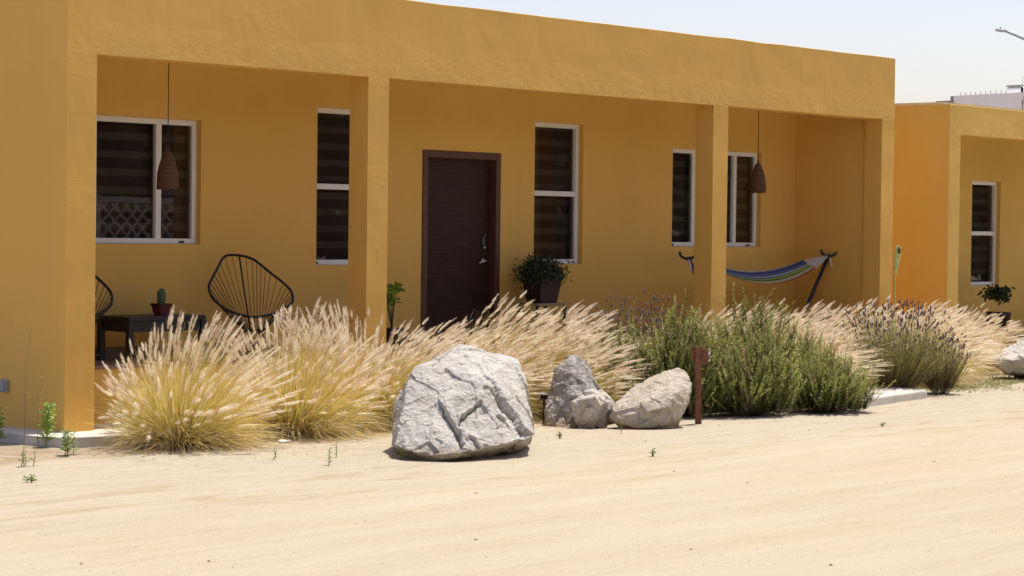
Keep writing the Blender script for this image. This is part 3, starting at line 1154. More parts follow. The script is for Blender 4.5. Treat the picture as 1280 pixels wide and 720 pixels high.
def lavender(seed, label, x, y, rx, h, n, heads, leafc0, leafc1, headc, lean=0.0, dens=60):
    r = random.Random(seed)
    st, lv, hd = MB(), MB(), MB()
    for i in range(n):
        az = r.uniform(0, 2 * math.pi)
        q = r.random()
        th = .95 * q ** .7
        d = Vector((math.sin(th) * math.cos(az) + lean * .6, math.sin(th) * math.sin(az) - lean * .3, math.cos(th))).normalized()
        L = h * r.uniform(.72, 1.0) * (1 - .12 * q)
        b0 = Vector((.20 * rx * math.cos(az) * r.random(), .2 * rx * math.sin(az) * r.random(), 0))
        pts = curve(b0, d, L, Vector((0, 0, 1)), .12, .0, 6)
        for p in pts: p.x *= rx; p.y *= rx
        ribbon(st, pts, .0022, d.orthogonal().normalized(), jit((.17, .12, .075), r, .3), jit((.22, .20, .09), r, .2))
        top = .80 if i < heads else 1.0
        nl = int(dens * r.uniform(.6, 1))
        c0, c1 = jit(leafc0, r, .25), jit(leafc1, r, .25)
        for j in range(nl):
            t = r.uniform(.22, top)
            f = t * 6
            a = min(int(f), 5)
            p = pts[a].lerp(pts[a + 1], f - a)
            tg = (pts[a + 1] - pts[a]).normalized()
            s = Vector((r.gauss(0, 1), r.gauss(0, 1), r.gauss(0, 1)))
            s = (s - tg * s.dot(tg)).normalized()
            q2 = p + (s * .55 + tg) * r.uniform(.014, .03)
            bb = tg.cross(s) * .0030
            m = p.lerp(q2, .5)
            lv.add([p, m - bb, q2, m + bb], [(0, 1, 2, 3)], jit(lerp3(c0, c1, t), r, .15))
        if i < heads:
            tg = (pts[-1] - pts[-2]).normalized()
            a = pts[-1]
            k = r.uniform(.03, .055)
            c = jit(headc, r, .3)
            hd.tube([a, a + tg * k * .3, a + tg * k * .75, a + tg * k], [.004, .0085, .0075, .002], 5, c)
            for _ in range(5):
                s = Vector((r.gauss(0, 1), r.gauss(0, 1), r.gauss(0, 1))).normalized() * .008
                p = a + tg * k * r.uniform(.2, 1.1)
                b = s.orthogonal().normalized() * .004
                hd.add([p, p + s * .6 - b, p + s * 1.5, p + s * .6 + b], [(0, 1, 2, 3)], jit((.26, .21, .36), r, .25))
    e = empty('lavender_bush', (x, y, gz(x, y)), 0, label, 'shrub', 'lavender bushes in the planting strip')
    lv.build('foliage', M['plant'], e)
    st.build('stems', M['plant'], e)
    tag(hd.build('flower_heads', M['plant'], e), kind='stuff')
    return e


lavender(41, 'rounded lavender with purple heads behind the concrete slab', 10.18, -1.48, 1.02, .92, 820, 380, (.23, .165, .075), (.31, .315, .085), (.24, .15, .17))
lavender(42, 'dry brown lavender left of the rosemary, above the tan boulder', 6.35, -.88, .85, 1.08, 340, 240, (.34, .26, .14), (.40, .33, .17), (.28, .20, .20), .0, 30)
lavender(43, 'small lavender at the right foot of the rounded lavender', 10.66, -1.78, .72, .60, 320, 90, (.25, .18, .09), (.30, .28, .10), (.22, .15, .15))


# ------------------------------------------------------------------ weeds
LR = random.Random(404)


def leafblade(mb, p, d, L, w, c, droop=.25):
    d = d.normalized()
    s = d.cross(Vector((0, 0, 1)))
    s = s.normalized() if s.length > 1e-3 else Vector((1, 0, 0))
    ro = LR.uniform(-1.1, 1.1)
    s = s * math.cos(ro) + d.cross(s) * math.sin(ro)
    a = p + d * L * .4 + Vector((0, 0, .02 * L))
    b = p + d * L * .75 - Vector((0, 0, droop * L * .3))
    e = p + d * L - Vector((0, 0, droop * L))
    mb.add([p, a - s * w, a + s * w, b - s * w * .75, b + s * w * .75, e], [(0, 1, 2), (1, 3, 4, 2), (3, 5, 4)], c)


def weed(seed, u, v, h, label, stems=1, leafL=.06, col=(.20, .30, .06), nl=26, group=None, spread=.05, dry=False):
    r = random.Random(seed)
    p = on_z(u, v)
    lv, st = MB(), MB()
    for k in range(stems):
        a = r.uniform(0, 6.28)
        b0 = Vector((math.cos(a), math.sin(a), 0)) * spread * (r.random() if k else 0)
        tip = b0 + Vector((r.gauss(0, .05) * h, r.gauss(0, .05) * h, h * (r.uniform(.6, 1) if k else 1)))
        pts = [b0, b0.lerp(tip, .5) + Vector((r.gauss(0, .01), r.gauss(0, .01), 0)), tip]
        st.tube(pts, [.0035, .0028, .0015], 5, (.30, .26, .12) if dry else (.22, .26, .08))
        for i in range(nl):
            t = .12 + .88 * (i + .5) / nl
            q = pts[0].lerp(pts[1], t * 2) if t < .5 else pts[1].lerp(pts[2], t * 2 - 1)
            az = i * 2.4 + r.gauss(0, .3)
            d = Vector((math.cos(az), math.sin(az), .55))
            leafblade(lv, q, d, leafL * 1.5 * r.uniform(.7, 1.1) * (1.1 - .5 * t), leafL * .20, jit(col, r, .2), .35)
    e = empty('weed', (p.x, p.y, gz(p.x, p.y)), 0, label, 'weed', group)
    st.build('stem', M['plant'], e)
    lv.build('leaves', M['plant'], e)
    return e


WG = 'weeds sprouting from the sand'
weed(1, 57, 557, .34, 'tallest bright green weed by the near house corner', 1, .075, (.30, .42, .08), 60, WG)
weed(2, 84, 566, .20, 'bushy weed in front of the apron at the corner pillar', 5, .05, (.26, .33, .09), 16, WG, .10)
weed(3, 30, 580, .15, 'thin weed between the tallest weed and the left frame edge', 4, .035, (.30, .32, .12), 8, WG, .12)
weed(4, 39, 602, .055, 'lone tiny weed standing in the open sand at left', 3, .035, (.20, .28, .07), 8, WG, .03)
weed(5, 342, 572, .085, 'little sprig in front of the two round grasses', 1, .03, (.24, .30, .10), 12, WG)
weed(6, 411, 580, .13, 'upright sprig left of the biggest boulder, nearest the road', 1, .035, (.24, .30, .10), 16, WG)
weed(7, 420, 570, .12, 'paler sprig just behind the upright sprig', 1, .025, (.32, .34, .16), 12, WG)
weed(8, 501, 572, .10, 'small weed in the shadow of the biggest boulder', 3, .03, (.22, .28, .10), 8, WG, .04)
weed(9, 594, 566, .10, 'small weed under the cracked middle of the biggest boulder', 3, .03, (.24, .30, .11), 8, WG, .03)
weed(10, 700, 548, .05, 'flat weed in front of the small rock', 4, .03, (.36, .34, .18), 7, WG, .04)
weed(11, 777, 542, .12, 'thin stalk at the foot of the tan boulder', 1, .02, (.34, .32, .16), 8, WG, .02)
weed(12, 816, 566, .06, 'tuft on the road edge below the tan boulder', 4, .03, (.26, .28, .12), 6, WG, .012)
weed(13, 1103, 531, .035, 'single dot-like weed on the open road at right', 3, .03, (.20, .26, .07), 6, WG, .03)
weed(14, -3, 553, .30, 'leafy weed cut by the left frame edge', 4, .06, (.22, .34, .06), 18, WG, .05)
# dry stalks against the left wall
for k, (u, v, h, dx, lab) in enumerate(((30, 556, .95, .06, 'tallest bare dry stalk leaning on the left wall'), (47, 556, .55, .05, 'short reddish dry stalk beside the tallest weed'))):
    p = on_z(u, v)
    r = random.Random(60 + k)
    st = MB()
    m_ = RT * dx
    pts = [Vector((0, 0, 0)), m_ * .3 + Vector((0, .02, h * .35)), m_ * .55 + Vector((0, .03, h * .7)), m_ * 1.2 + Vector((0, .03, h))]
    st.tube(pts, [.003, .0025, .002, .0014], 5, (.36, .29, .15))
    for j in range(9 + 8 * k):
        t = r.uniform(.3, 1)
        f = t * 3
        a = min(int(f), 2)
        q = pts[a].lerp(pts[a + 1], f - a)
        leafblade(st, q, Vector((r.gauss(0, 1), r.gauss(0, 1), .8)), r.uniform(.03, .07), .003, jit((.32, .25, .13), r))
    o = st.build('dry_stalk', M['plant'], loc=(p.x, p.y, gz(p.x, p.y)))
    tag(o, lab, 'weed')

# green ground cover by the far right boulder, straw litter, gravel: nobody could count them
r = random.Random(77)
gc = MB()
for i in range(2600):
    x = r.uniform(11.0, 15.5)
    y = -1.15 - (x - 11) * .09 + r.gauss(0, .34)
    if noise.noise(Vector((x * 2.1, y * 2.1, 0))) < -.12: continue
    p = Vector((x, y, gz(x, y)))
    for k in range(3):
        d = Vector((r.gauss(0, 1), r.gauss(0, 1), r.uniform(.3, 1.4))).normalized()
        leafblade(gc, p, d, r.uniform(.02, .055), .006, jit(lerp3((.20, .24, .09), (.42, .38, .20), r.random()), r, .2))
tag(gc.build('ground_cover', M['plant']), 'low patchy green creeper on the sand left of the far boulder', 'ground cover', kind='stuff')
lt = MB()
for i in range(7000):
    x = r.uniform(-.6, 14)
    y = -1.05 + r.gauss(0, .34) if i < 5600 else -1.2 - abs(r.gauss(0, .9))
    if -.05 < x < 1.2: y -= .15
    if y > -.55 and x < 1.2: continue
    if y > -.05: continue
    a = r.uniform(0, 6.28)
    L = r.uniform(.03, .13)
    d = Vector((math.cos(a), math.sin(a), r.uniform(-.02, .25)))
    p = Vector((x, y, gz(x, y) + .004))
    s = Vector((-d.y, d.x, .2)) * .0022
    lt.add([p - s, p + s, p + d * L + s * .3, p + d * L - s * .3], [(0, 1, 2, 3)], jit(lerp3((.50, .40, .24), (.36, .26, .14), r.random()), r, .2))
tag(lt.build('straw_litter', M['plant']), 'dry straw lying under the fountain grasses', 'straw', kind='stuff')
gv = MB()
for i in range(3600):
    u, v = r.uniform(0, 1280), 500 + 220 * r.random() ** 1.25
    p = on_z(u, v)
    if p.y > -1.2: continue
    k = r.choice((.0025, .003, .0035, .004, .006)) * r.uniform(.6, 1.1)
    if r.random() < .006: k = .012
    P = []
    for a in range(6):
        P.append(p + Vector((math.cos(a * 1.047) * k * r.uniform(.7, 1.3), math.sin(a * 1.047) * k * r.uniform(.7, 1.3), gz(p.x, p.y) - .002)))
    for a in range(6):
        P.append(P[a] * .62 + Vector((p.x, p.y, P[a].z)) * .38 + Vector((0, 0, k * r.uniform(.5, .9))))
    gv.add(P, [(a, (a + 1) % 6, 6 + (a + 1) % 6, 6 + a) for a in range(6)] + [(6, 7, 8, 9, 10, 11)], jit(lerp3((.56, .45, .31), (.30, .21, .13), r.random() ** 3), r, .2))
tag(gv.build('gravel', M['plant']), 'small pebbles and clods scattered over the sandy road', 'gravel', kind='stuff')

# ------------------------------------------------------------------ rusty marker post, spotlight, paper
pb = Vector((5.469, -2.32, 0))
po = empty('marker_post', (pb.x, pb.y, gz(pb.x, pb.y)), 0, 'rusty steel marker post with a small sideways plate beside the tan boulder', 'post')
Mx = Matrix.Rotation(-YAW + R(10), 4, 'Z') @ Matrix.Rotation(R(-1.4), 4, 'Y')
p_ = MB(); p_.box(-.027, .027, -.02, .02, -.2, .715, Mx); p_.build('shaft', M['rust'], po, bevel=.003)
pl_ = MB()
pl_.box(-.058, -.029, .004, .018, .575, .705, Mx)
Mp = Mx @ Matrix.Translation((.028, .0, 0)) @ Matrix.Rotation(R(-20), 4, 'Z')
pl_.add([Mp @ Vector(p) for p in ((0, -.01, .70), (0, -.01, .545), (.085, -.01, .545), (.078, -.01, .575), (.088, -.01, .60), (.076, -.01, .63), (.088, -.01, .675),
                                  (0, .012, .70), (0, .012, .545), (.085, .012, .545), (.078, .012, .575), (.088, .012, .60), (.076, .012, .63), (.088, .012, .675))],
        [(0, 1, 2, 3, 4, 5, 6), (13, 12, 11, 10, 9, 8, 7)] + [(i, 7 + i, 7 + (i + 1) % 7, (i + 1) % 7) for i in range(7)])
pl_.build('plate', M['rust'], po)
for (za, zb_) in ((.575, .60), (.635, .672)):  # white quads paint in the sunlit cut-outs along the plate's edge
    q_ = MB()
    q_.add([Mp @ Vector(p) for p in ((.070, -.013, za), (.089, -.013, za + .004), (.089, -.013, zb_), (.076, -.013, zb_ - .006))], [(0, 1, 2, 3)])
    q_.build('sunlit_cutout', M['white_paint'], po)

sp_c = at_depth(680, 495, depth_of((4.55, -1.30, 0)))
so = empty('garden_spotlight', (sp_c.x, sp_c.y, 0), 0, 'black round garden spotlight half hidden left of the tall pointed boulder', 'spotlight')
q_ = MB()
dirn = (-RT * .9 - FWH * .35).normalized()
cz = Vector((0, 0, sp_c.z))
q_.tube([cz - dirn * .07, cz + dirn * .03, cz + dirn * .055], [.036, .043, .045], 20)
q_.build('head', M['black_metal'], so, smooth=False, bevel=.004)
q_ = MB()
q_.tube([cz + dirn * .056, cz + dirn * .060], [.038, .036], 20)
q_.build('lens', M['steel'], so)
q_ = MB(); q_.tube([(0, 0, -.1), cz - Vector((0, 0, .03))], .010, 8); q_.build('stake', M['black_metal'], so)

pp = on_z(355, 551)
q_ = MB()
q_.add([(-.05, -.035, .012), (.045, -.04, .02), (.06, .03, .008), (-.045, .03, .022), (.0, .0, .028)], [(0, 1, 4), (1, 2, 4), (2, 3, 4), (3, 0, 4)])
o = q_.build('paper_scrap', M['paper'], loc=(pp.x, pp.y, gz(pp.x, pp.y)))
tag(o, 'crumpled white paper scrap on the sand between two grasses', 'litter')

# ------------------------------------------------------------------ porch furniture
ZF = .56


def string_chair():
    base = on_y(318, 405, .74)
    Zc = depth_of(base)
    cen = Vector((base.x, base.y, ZF))
    e = empty('string_chair', cen)
    outline = [(281, 320.5), (299, 319.3), (315, 323.5), (326, 331), (338, 341), (354, 353.5), (363, 362.5), (366, 371), (364, 379.6), (350, 389), (335.5, 394), (313, 396), (287, 389), (273, 380), (265, 371.5), (261, 359), (265, 348), (271, 337)]
    ring = []
    n0 = len(outline)
    for i in range(n0):
        for s in range(4):
            p0, p1, p2, p3 = [outline[(i + k) % n0] for k in (-1, 0, 1, 2)]
            t = s / 4
            q = [.5 * (2 * p1[a] + (p2[a] - p0[a]) * t + (2 * p0[a] - 5 * p1[a] + 4 * p2[a] - p3[a]) * t * t + (3 * p1[a] - p0[a] - 3 * p2[a] + p3[a]) * t ** 3) for a in (0, 1)]
            tt = -.22 + (396 - q[1]) / 77 * .40
            ring.append(at_depth(q[0], q[1], Zc + tt) - cen)
    m = MB(); m.tube(ring, .0125, 8, closed=True); m.build('rim', M['black_metal'], e, smooth=True)
    c0 = Vector((0, 0, .215))
    low = []
    N = len(ring)
    rc = sum(ring, Vector()) / N
    angs = []
    for p in ring:
        a = math.atan2((p - rc).dot(FWH), (p - rc).dot(RT))
        angs.append(a)
        low.append(c0 + RT * (.085 * math.cos(a)) + FWH * (.085 * math.sin(a)) + Vector((0, 0, .02)))
    circ = [c0 + Vector((.085 * math.cos(k * .2618), .085 * math.sin(k * .2618), .02)) for k in range(24)]
    m = MB(); m.tube(circ, .010, 6, closed=True)
    for k in range(0, N, 2):
        a = ring[k]
        b = low[k]
        mid = a.lerp(b, .5) + Vector((0, 0, -.012))
        m.tube([a, mid, b], .0036, 4, cap=False)
    m.build('strings', M['black_cord'], e, smooth=True)
    for k in range(3):
        a = k * 2.094 + .5
        m = MB()
        top = c0 + Vector((.085 * math.cos(a), .085 * math.sin(a), .02))
        foot = Vector((.33 * math.cos(a), .33 * math.sin(a), .006))
        m.tube([top, foot], .009, 6)
        m.build('leg', M['black_metal'], e, smooth=True)
    m = MB()
    m.tube([Vector((.27 * math.cos(k * .2618), .27 * math.sin(k * .2618), .085)) for k in range(24)], .007, 6, closed=True)
    m.build('base_ring', M['black_metal'], e, smooth=True)
    # spine rod of the back
    k = 4
    m = MB(); m.tube([ring[k], ring[k].lerp(low[k], .5) + Vector((0, 0, -.02)), low[k]], .0085, 6); m.build('spine', M['black_metal'], e, smooth=True)
    return e


CG = 'black string chairs on the porches'
ch = string_chair()
tag(ch, 'black round string chair on the porch below the left windows', 'chair', CG)
c2 = copy_tree(ch)
c2.location = on_y(93, 424, .80); c2.location.z = ZF
c2.rotation_euler = (0, 0, R(-8))
tag(c2, 'black string chair mostly hidden behind the left corner pillar', 'chair', CG)
c3 = copy_tree(ch)
c3.location = (18.62, .80, .25)
c3.rotation_euler = (0, 0, R(20))
tag(c3, 'black string chair at the right frame edge, on the next porch', 'chair', CG)

# low table with cactus
tb = empty('low_table', (1.65, .88, ZF), 0, 'low black wooden table on the porch, partly hidden by grass', 'table')
m = MB(); m.box(-.44, .44, -.22, .22, .355, .395); m.build('tabletop', M['black_metal'], tb, bevel=.006)
for b_ in ((-.42, .42, -.20, -.17), (-.42, .42, .17, .20), (-.42, -.39, -.17, .17), (.39, .42, -.17, .17)):
    m = MB(); m.box(*b_, .26, .355); m.build('apron_board', M['black_metal'], tb)
for sx in (-1, 1):
    for sy in (-1, 1):
        m = MB(); m.box(sx * .415 - .028, sx * .415 + .028, sy * .195 - .026, sy * .195 + .026, 0, .354); m.build('leg', M['black_metal'], tb, bevel=.004)
pc = on_y(195, 396, .86)
cp = empty('potted_cactus', (pc.x + .06, .86, ZF + .395), 0, 'small green column cactus in a red square pot on the low table', 'plant')
m = MB()
m.add([(-.055, -.055, 0), (.055, -.055, 0), (.055, .055, 0), (-.055, .055, 0), (-.075, -.075, .10), (.075, -.075, .10), (.075, .075, .10), (-.075, .075, .10)], [(0, 3, 2, 1), (0, 1, 5, 4), (1, 2, 6, 5), (2, 3, 7, 6), (3, 0, 4, 7), (4, 5, 6, 7)])
m.build('pot', M['red_clay'], cp, bevel=.005)
m = MB(); m.box(-.082, .082, -.082, .082, .10, .122); m.build('rim', M['dark_pot'], cp, bevel=.004)
m = MB()
prof = [(.034, .12), (.040, .16), (.042, .21), (.037, .245), (.022, .268), (.006, .276)]
vs = []
nn = 24
for rr, z in prof:
    for k in range(nn):
        a = 2 * math.pi * k / nn
        f = rr * (1 + .12 * math.cos(8 * a))
        vs.append((f * math.cos(a), f * math.sin(a), z))
m.add(vs, [(i * nn + k, i * nn + (k + 1) % nn, (i + 1) * nn + (k + 1) % nn, (i + 1) * nn + k) for i in range(len(prof) - 1) for k in range(nn)] + [tuple((len(prof) - 1) * nn + k for k in range(nn))])
m.build('cactus_body', M['cactus'], cp, smooth=True)
cp.scale = (.86, .86, .86)


# leafy planter on a stand
def leafy(parent, seed, n, cen, rx, ry, rz, leaf, c0, c1, hang=.2):
    r = random.Random(seed)
    lv, st = MB(), MB()
    for i in range(n):
        az = r.uniform(0, 6.283)
        ph = math.acos(r.uniform(-.7, 1))
        k = r.random() ** .4
        tip = Vector(cen) + Vector((rx * math.sin(ph) * math.cos(az), ry * math.sin(ph) * math.sin(az), rz * math.cos(ph))) * k * (.7 + .5 * r.random())
        b0 = Vector((cen[0] + r.gauss(0, .05), cen[1] + r.gauss(0, .05), cen[2] - rz * .35))
        mid = b0.lerp(tip, .55) + Vector((0, 0, .06))
        if i % 3 == 0: ribbon(st, [b0, mid, tip], .0022, Vector((.7, -.7, 0)), (.07, .06, .03), (.08, .09, .03))
        for q in range(6):
            t = r.uniform(.45, 1.02)
            p = mid.lerp(tip, (t - .5) * 2) if t > .5 else b0.lerp(mid, t * 2)
            p += Vector((r.gauss(0, .015), r.gauss(0, .015), r.gauss(0, .015)))
            d = Vector((r.gauss(0, 1), r.gauss(0, 1), r.gauss(.1, .8)))
            leafblade(lv, p, d, leaf * r.uniform(.6, 1.2), leaf * .24, jit(lerp3(c0, c1, r.random()), r, .2), .3)
    lv.build('foliage', M['plant'], parent)
    st.build('stems', M['plant'], parent)


px = on_y(677, 379, .95)
sd = empty('plant_stand', (px.x, .95, ZF), 0, 'small dark-legged stand with a pale wooden top under the leafy planter', 'stand')
m = MB(); m.box(-.24, .24, -.15, .15, .395, .42); m.build('top', M['light_wood'], sd, bevel=.004)
for sx in (-1, 1):
    for sy in (-1, 1):
        m = MB(); m.box(sx * .225 - .014, sx * .225 + .014, sy * .135 - .014, sy * .135 + .014, 0, .394); m.build('leg', M['black_metal'], sd)
pt_ = empty('potted_plant', (px.x, .95, ZF + .42), 0, 'bushy dark green plant in a tapered dark planter below the tall window', 'plant')
m = MB()
m.add([(-.135, -.10, 0), (.135, -.10, 0), (.135, .10, 0), (-.135, .10, 0), (-.185, -.15, .33), (.185, -.15, .33), (.185, .15, .33), (-.185, .15, .33)], [(0, 3, 2, 1), (0, 1, 5, 4), (1, 2, 6, 5), (2, 3, 7, 6), (3, 0, 4, 7), (4, 5, 6, 7)])
m.build('planter', M['dark_pot'], pt_, bevel=.006)
leafy(pt_, 91, 700, (-.06, -.03, .31), .36, .30, .22, .036, (.028, .045, .018), (.075, .105, .04))
# small light green plant right of second pillar
p2 = on_y(490, 385, .62)
q2 = empty('potted_plant', (p2.x, .62, ZF), 0, 'small broad-leaved plant peeking out right of the second pillar', 'plant')
m = MB(); m.lathe([(.085, 0), (.11, .20), (.118, .20), (.118, .225), (.10, .225), (.095, .19)], 24, cap0=True); m.build('pot', M['dark_pot'], q2, smooth=True)
r = random.Random(5)
lv, st = MB(), MB()
for k in range(7):
    a = r.uniform(0, 6.28)
    tip = Vector((.10 * math.cos(a), .08 * math.sin(a), r.uniform(.40, .64)))
    st.tube([(0, 0, .2), (tip.x * .4, tip.y * .4, tip.z * .7), tip], [.006, .005, .003], 5, (.10, .10, .04))
    for q in range(6):
        d = Vector((math.cos(q * 1.05 + a), math.sin(q * 1.05 + a), r.uniform(-.3, .9)))
        leafblade(lv, tip + Vector((0, 0, -.03 * (q % 2))), d, r.uniform(.08, .13), .034, jit((.22, .34, .05), r, .25), .3)
lv.build('leaves', M['plant'], q2); st.build('stems', M['plant'], q2)


# pendant lamps
def pendant():
    e = empty('pendant_lamp', (0, 0, 0))
    m = MB()
    prof = [(.020, .345), (.034, .325), (.055, .28), (.076, .22), (.090, .15), (.096, .08), (.097, .0)]
    prof = prof + [(.091, .002), (.088, .08), (.070, .21), (.030, .315)]
    m.lathe(prof, 40, jitter=.022, rng=random.Random(3))
    m.build('shade', M['wicker'], e, smooth=True)
    m = MB()
    m.tube([Vector((.017 * math.cos(k * .5236), 0, .362 + .017 * math.sin(k * .5236))) for k in range(12)], .0045, 6, closed=True)
    m.build('loop', M['wicker'], e, smooth=True)
    m = MB(); m.tube([(0, 0, .375), (0, 0, 1.36)], .0042, 6); m.tube([(0, 0, .30), (0, 0, .375)], .006, 6); m.build('cord', M['black_cord'], e)
    m = MB(); m.lathe([(.014, .33), (.018, .30), (.018, .26), (.026, .23), (.028, .20), (.018, .175), (.0, .17)], 16); m.build('bulb_holder', M['black_metal'], e, smooth=True)
    return e


l1 = pendant()
a = on_y(209.5, 237, .65)
l1.location = (a.x, .65, a.z)
tag(l1, 'brown wicker pendant lamp in front of the left wide window', 'lamp', 'wicker pendant lamps hanging from the porch ceiling')
l2 = copy_tree(l1)
a = on_y(947, 241, .65)
l2.location = (a.x, .65, a.z); l2.rotation_euler = (0, 0, 1.1)
tag(l2, 'brown wicker pendant lamp hanging above the hammock', 'lamp', 'wicker pendant lamps hanging from the porch ceiling')

# hammock and stand
HY = .72
hl, hr = on_y(860, 322, HY), on_y(1036, 319, HY)
hs = empty('hammock_stand', ((hl.x + hr.x) / 2, HY, ZF), 0, 'dark steel hammock stand with horned hooks on the right porch bay', 'stand')
O = Vector(((hl.x + hr.x) / 2, HY, ZF))
fl = Vector((hl.x + .68, HY, ZF + .04)); fr2 = Vector((hr.x - .66, HY, ZF + .04))
m = MB(); m.tube([fl - O, fr2 - O], .024, 10); m.build('base_beam', M['navy_metal'], hs, smooth=True)
for f in (fl, fr2):
    m = MB(); m.tube([f - O + Vector((0, -.26, -.015)), f - O + Vector((0, .26, -.015))], .022, 10); m.build('foot', M['navy_metal'], hs, smooth=True)
for hk, f in ((hl, fl), (hr, fr2)):
    sg = 1 if hk is hr else -1
    m = MB()
    tp = hk + Vector((0, 0, .0))
    m.tube([f - O, f.lerp(tp, .5) - O, tp - O], .024, 10)
    arm = m.build('arm', M['navy_metal'], hs, smooth=True)
    m = MB()
    w = .10
    pts = [tp - O + RT * (-w * .95) + Vector((0, 0, .065)), tp - O + RT * (-w * .85) + Vector((0, 0, .02)), tp - O + RT * (-w * .3) + Vector((0, 0, -.012)), tp - O + RT * (w * .4) + Vector((0, 0, -.006)), tp - O + RT * (w * .95) + Vector((0, 0, .03)), tp - O + RT * (w * 1.25) + Vector((0, 0, .07))]
    m.tube(pts, .017, 8)
    m.build('hook', M['black_metal'], arm, smooth=True)
ha = empty('hammock', (O.x, HY, ZF), 0, 'blue, green and yellow striped cloth hammock slung on the dark stand', 'hammock')
xa, xb = hl.x + .42, on_y(1011, 331, HY).x
cl = MB()
NX, NS = 36, 44
STR = [(.0, (.42, .40, .38)), (.05, (.06, .07, .14)), (.20, (.13, .16, .27)), (.30, (.045, .06, .15)), (.36, (.55, .53, .48)), (.40, (.08, .12, .26)), (.47, (.30, .36, .06)), (.60, (.07, .12, .03)), (.66, (.26, .31, .06)), (.72, (.50, .46, .24)), (.84, (.58, .52, .28)), (.93, (.35, .08, .04))]


def stripe(s):
    c = STR[0][1]
    for a, k in STR:
        if s >= a: c = k
    return c


vs, cs, fs = [], [], []
for i in range(NX + 1):
    t = i / NX
    x = xa + (xb - xa) * t
    # end gathered, middle open and sagging
    op = math.sin(math.pi * (.16 + .68 * t)) ** .6
    zc = 1.375 - .165 * (1 - ((t - .5) / .5) ** 2)
    for j in range(NS + 1):
        s = j / NS
        y = HY + (.5 - s) * .26 * (.25 + .75 * op)
        z = zc + op * (.066 - .145 * s + .02 * (2 * s - 1) ** 2) + .010 * math.sin(s * 31 + t * 5) * (1.2 - op)
        vs.append((x - O.x, y - HY, z - ZF))
        cs.append(stripe(s))
for i in range(NX):
    for j in range(NS):
        fs.append((i * (NS + 1) + j, (i + 1) * (NS + 1) + j, (i + 1) * (NS + 1) + j + 1, i * (NS + 1) + j + 1))
cl.v, cl.f, cl.c = vs, fs, cs
o = cl.build('cloth', M['cloth'], ha, smooth=True)
sm = o.modifiers.new('thick', 'SOLIDIFY'); sm.thickness = .006
for (row, hk) in ((0, hl), (NX, hr)):
    m = MB()
    for j in range(0, NS + 1, 4):
        p = Vector(vs[row * (NS + 1) + j])
        e_ = hk - O
        m.tube([p, p.lerp(e_, .6) + Vector((0, 0, -.005)), e_], .0055, 5)
    m.tube([hk - O, hk - O + Vector((.02, -.02, -.10)), hk - O + Vector((.035, -.03, -.17))], [.016, .013, .008], 6)
    m.build('rope_fan', M['rope'], ha, smooth=True)

# cactus leaf poking over the grass by the end pillar
npos = Vector((12.32, -.22, 0))
npo = empty('prickly_pear', (npos.x, npos.y, 0), 0, 'slim yellow-green cactus pad rising above the grass at the right end pillar', 'cactus')


def padmesh(mb, base, tip, w, thk):
    d = tip - base
    L = d.length
    d.normalize()
    s = (RT - d * RT.dot(d)).normalized()
    nrm = d.cross(s)
    prof = [(.0, .22), (.1, .32), (.3, .62), (.55, .95), (.75, 1.0), (.9, .75), (.97, .42), (1.0, .1)]
    vs = []
    n = 14
    for t, k in prof:
        for q in range(n):
            a = 2 * math.pi * q / n
            vs.append(base + d * (L * t) + s * (w * k * math.cos(a)) + nrm * (thk * k * math.sin(a)))
    mb.add(vs, [(i * n + q, i * n + (q + 1) % n, (i + 1) * n + (q + 1) % n, (i + 1) * n + q) for i in range(len(prof) - 1) for q in range(n)] + [tuple((len(prof) - 1) * n + q for q in range(n))])


ta, tb_ = on_y(1118.5, 348, -.22) - npos, on_y(1123.5, 306, -.22) - npos
m = MB(); m.tube([(-.03, 0, -.1), (-.05, .02, .5), ta, ta.lerp(tb_, .1)], [.014, .012, .009, .008], 8); m.build('stalk', M['pad'], npo, smooth=True)
m = MB(); padmesh(m, ta, tb_, .040, .013); m.build('pad', M['pad'], npo, smooth=True)
m = MB()
d_ = (tb_ - ta)
m.tube([ta + d_ * .74 + RT * .018 - FWH * .014, ta + d_ * .86 + RT * .010 - FWH * .014, ta + d_ * 1.0], [.016, .020, .006], 8)
m.build('dry_tip', M['pad_tip'], npo, smooth=True)

# plant on the next porch
pn = on_y(1247, 395, .7)
e = empty('potted_plant', (pn.x, .7, .25), 0, 'dark low leafy plant on the next porch, right of its window', 'plant')
m = MB(); m.lathe([(.12, 0), (.17, .42), (.18, .42), (.18, .47), (.16, .47), (.15, .4)], 24, cap0=True); m.build('pot', M['dark_pot'], e, smooth=True)
leafy(e, 95, 90, (0, 0, .70), .25, .2, .16, .075, (.025, .045, .02), (.06, .09, .035))

# ------------------------------------------------------------------ beyond: white building, street lamp, bare tree
ZB = 5.45


def at_z_dir(u, v, z): return on_z(u, v, z)


P0, P1 = on_z(1187.5, 119.8, 5.45), on_z(1280, 115.2, 5.45)
dr = (P1 - P0); dr.z = 0
Ld = dr.length
dr.normalize()
ang = math.atan2(dr.y, dr.x)
wb = empty('white_building', (P0.x, P0.y, -.5), ang, 'plain white flat-roofed building far behind the lower bungalow', 'building')
HB = 5.45 + .5
m = MB(); m.box(.10, Ld + 14, .04, 12, 0, HB - .12); m.build('wall', M['white_plaster'], wb)
m = MB(); m.box(.092, Ld + 14.1, .03, .20, HB - .119, HB); m.box(.092, .25, .20, 12, HB - .119, HB); m.build('parapet', M['white_plaster'], wb)
m = MB(); m.box(0, .09, .02, .5, 0, HB - .01); m.build('corner_pier', M['grey_render'], wb)
m = MB(); m.box(-.50, -.01, .1, 5, 0, HB - .19); m.build('annexe_wall', M['white_plaster'], wb)
m = MB(); m.box(-.54, -.011, .05, 5.2, HB - .189, HB - .12); m.build('annexe_roof', M['grey_render'], wb)
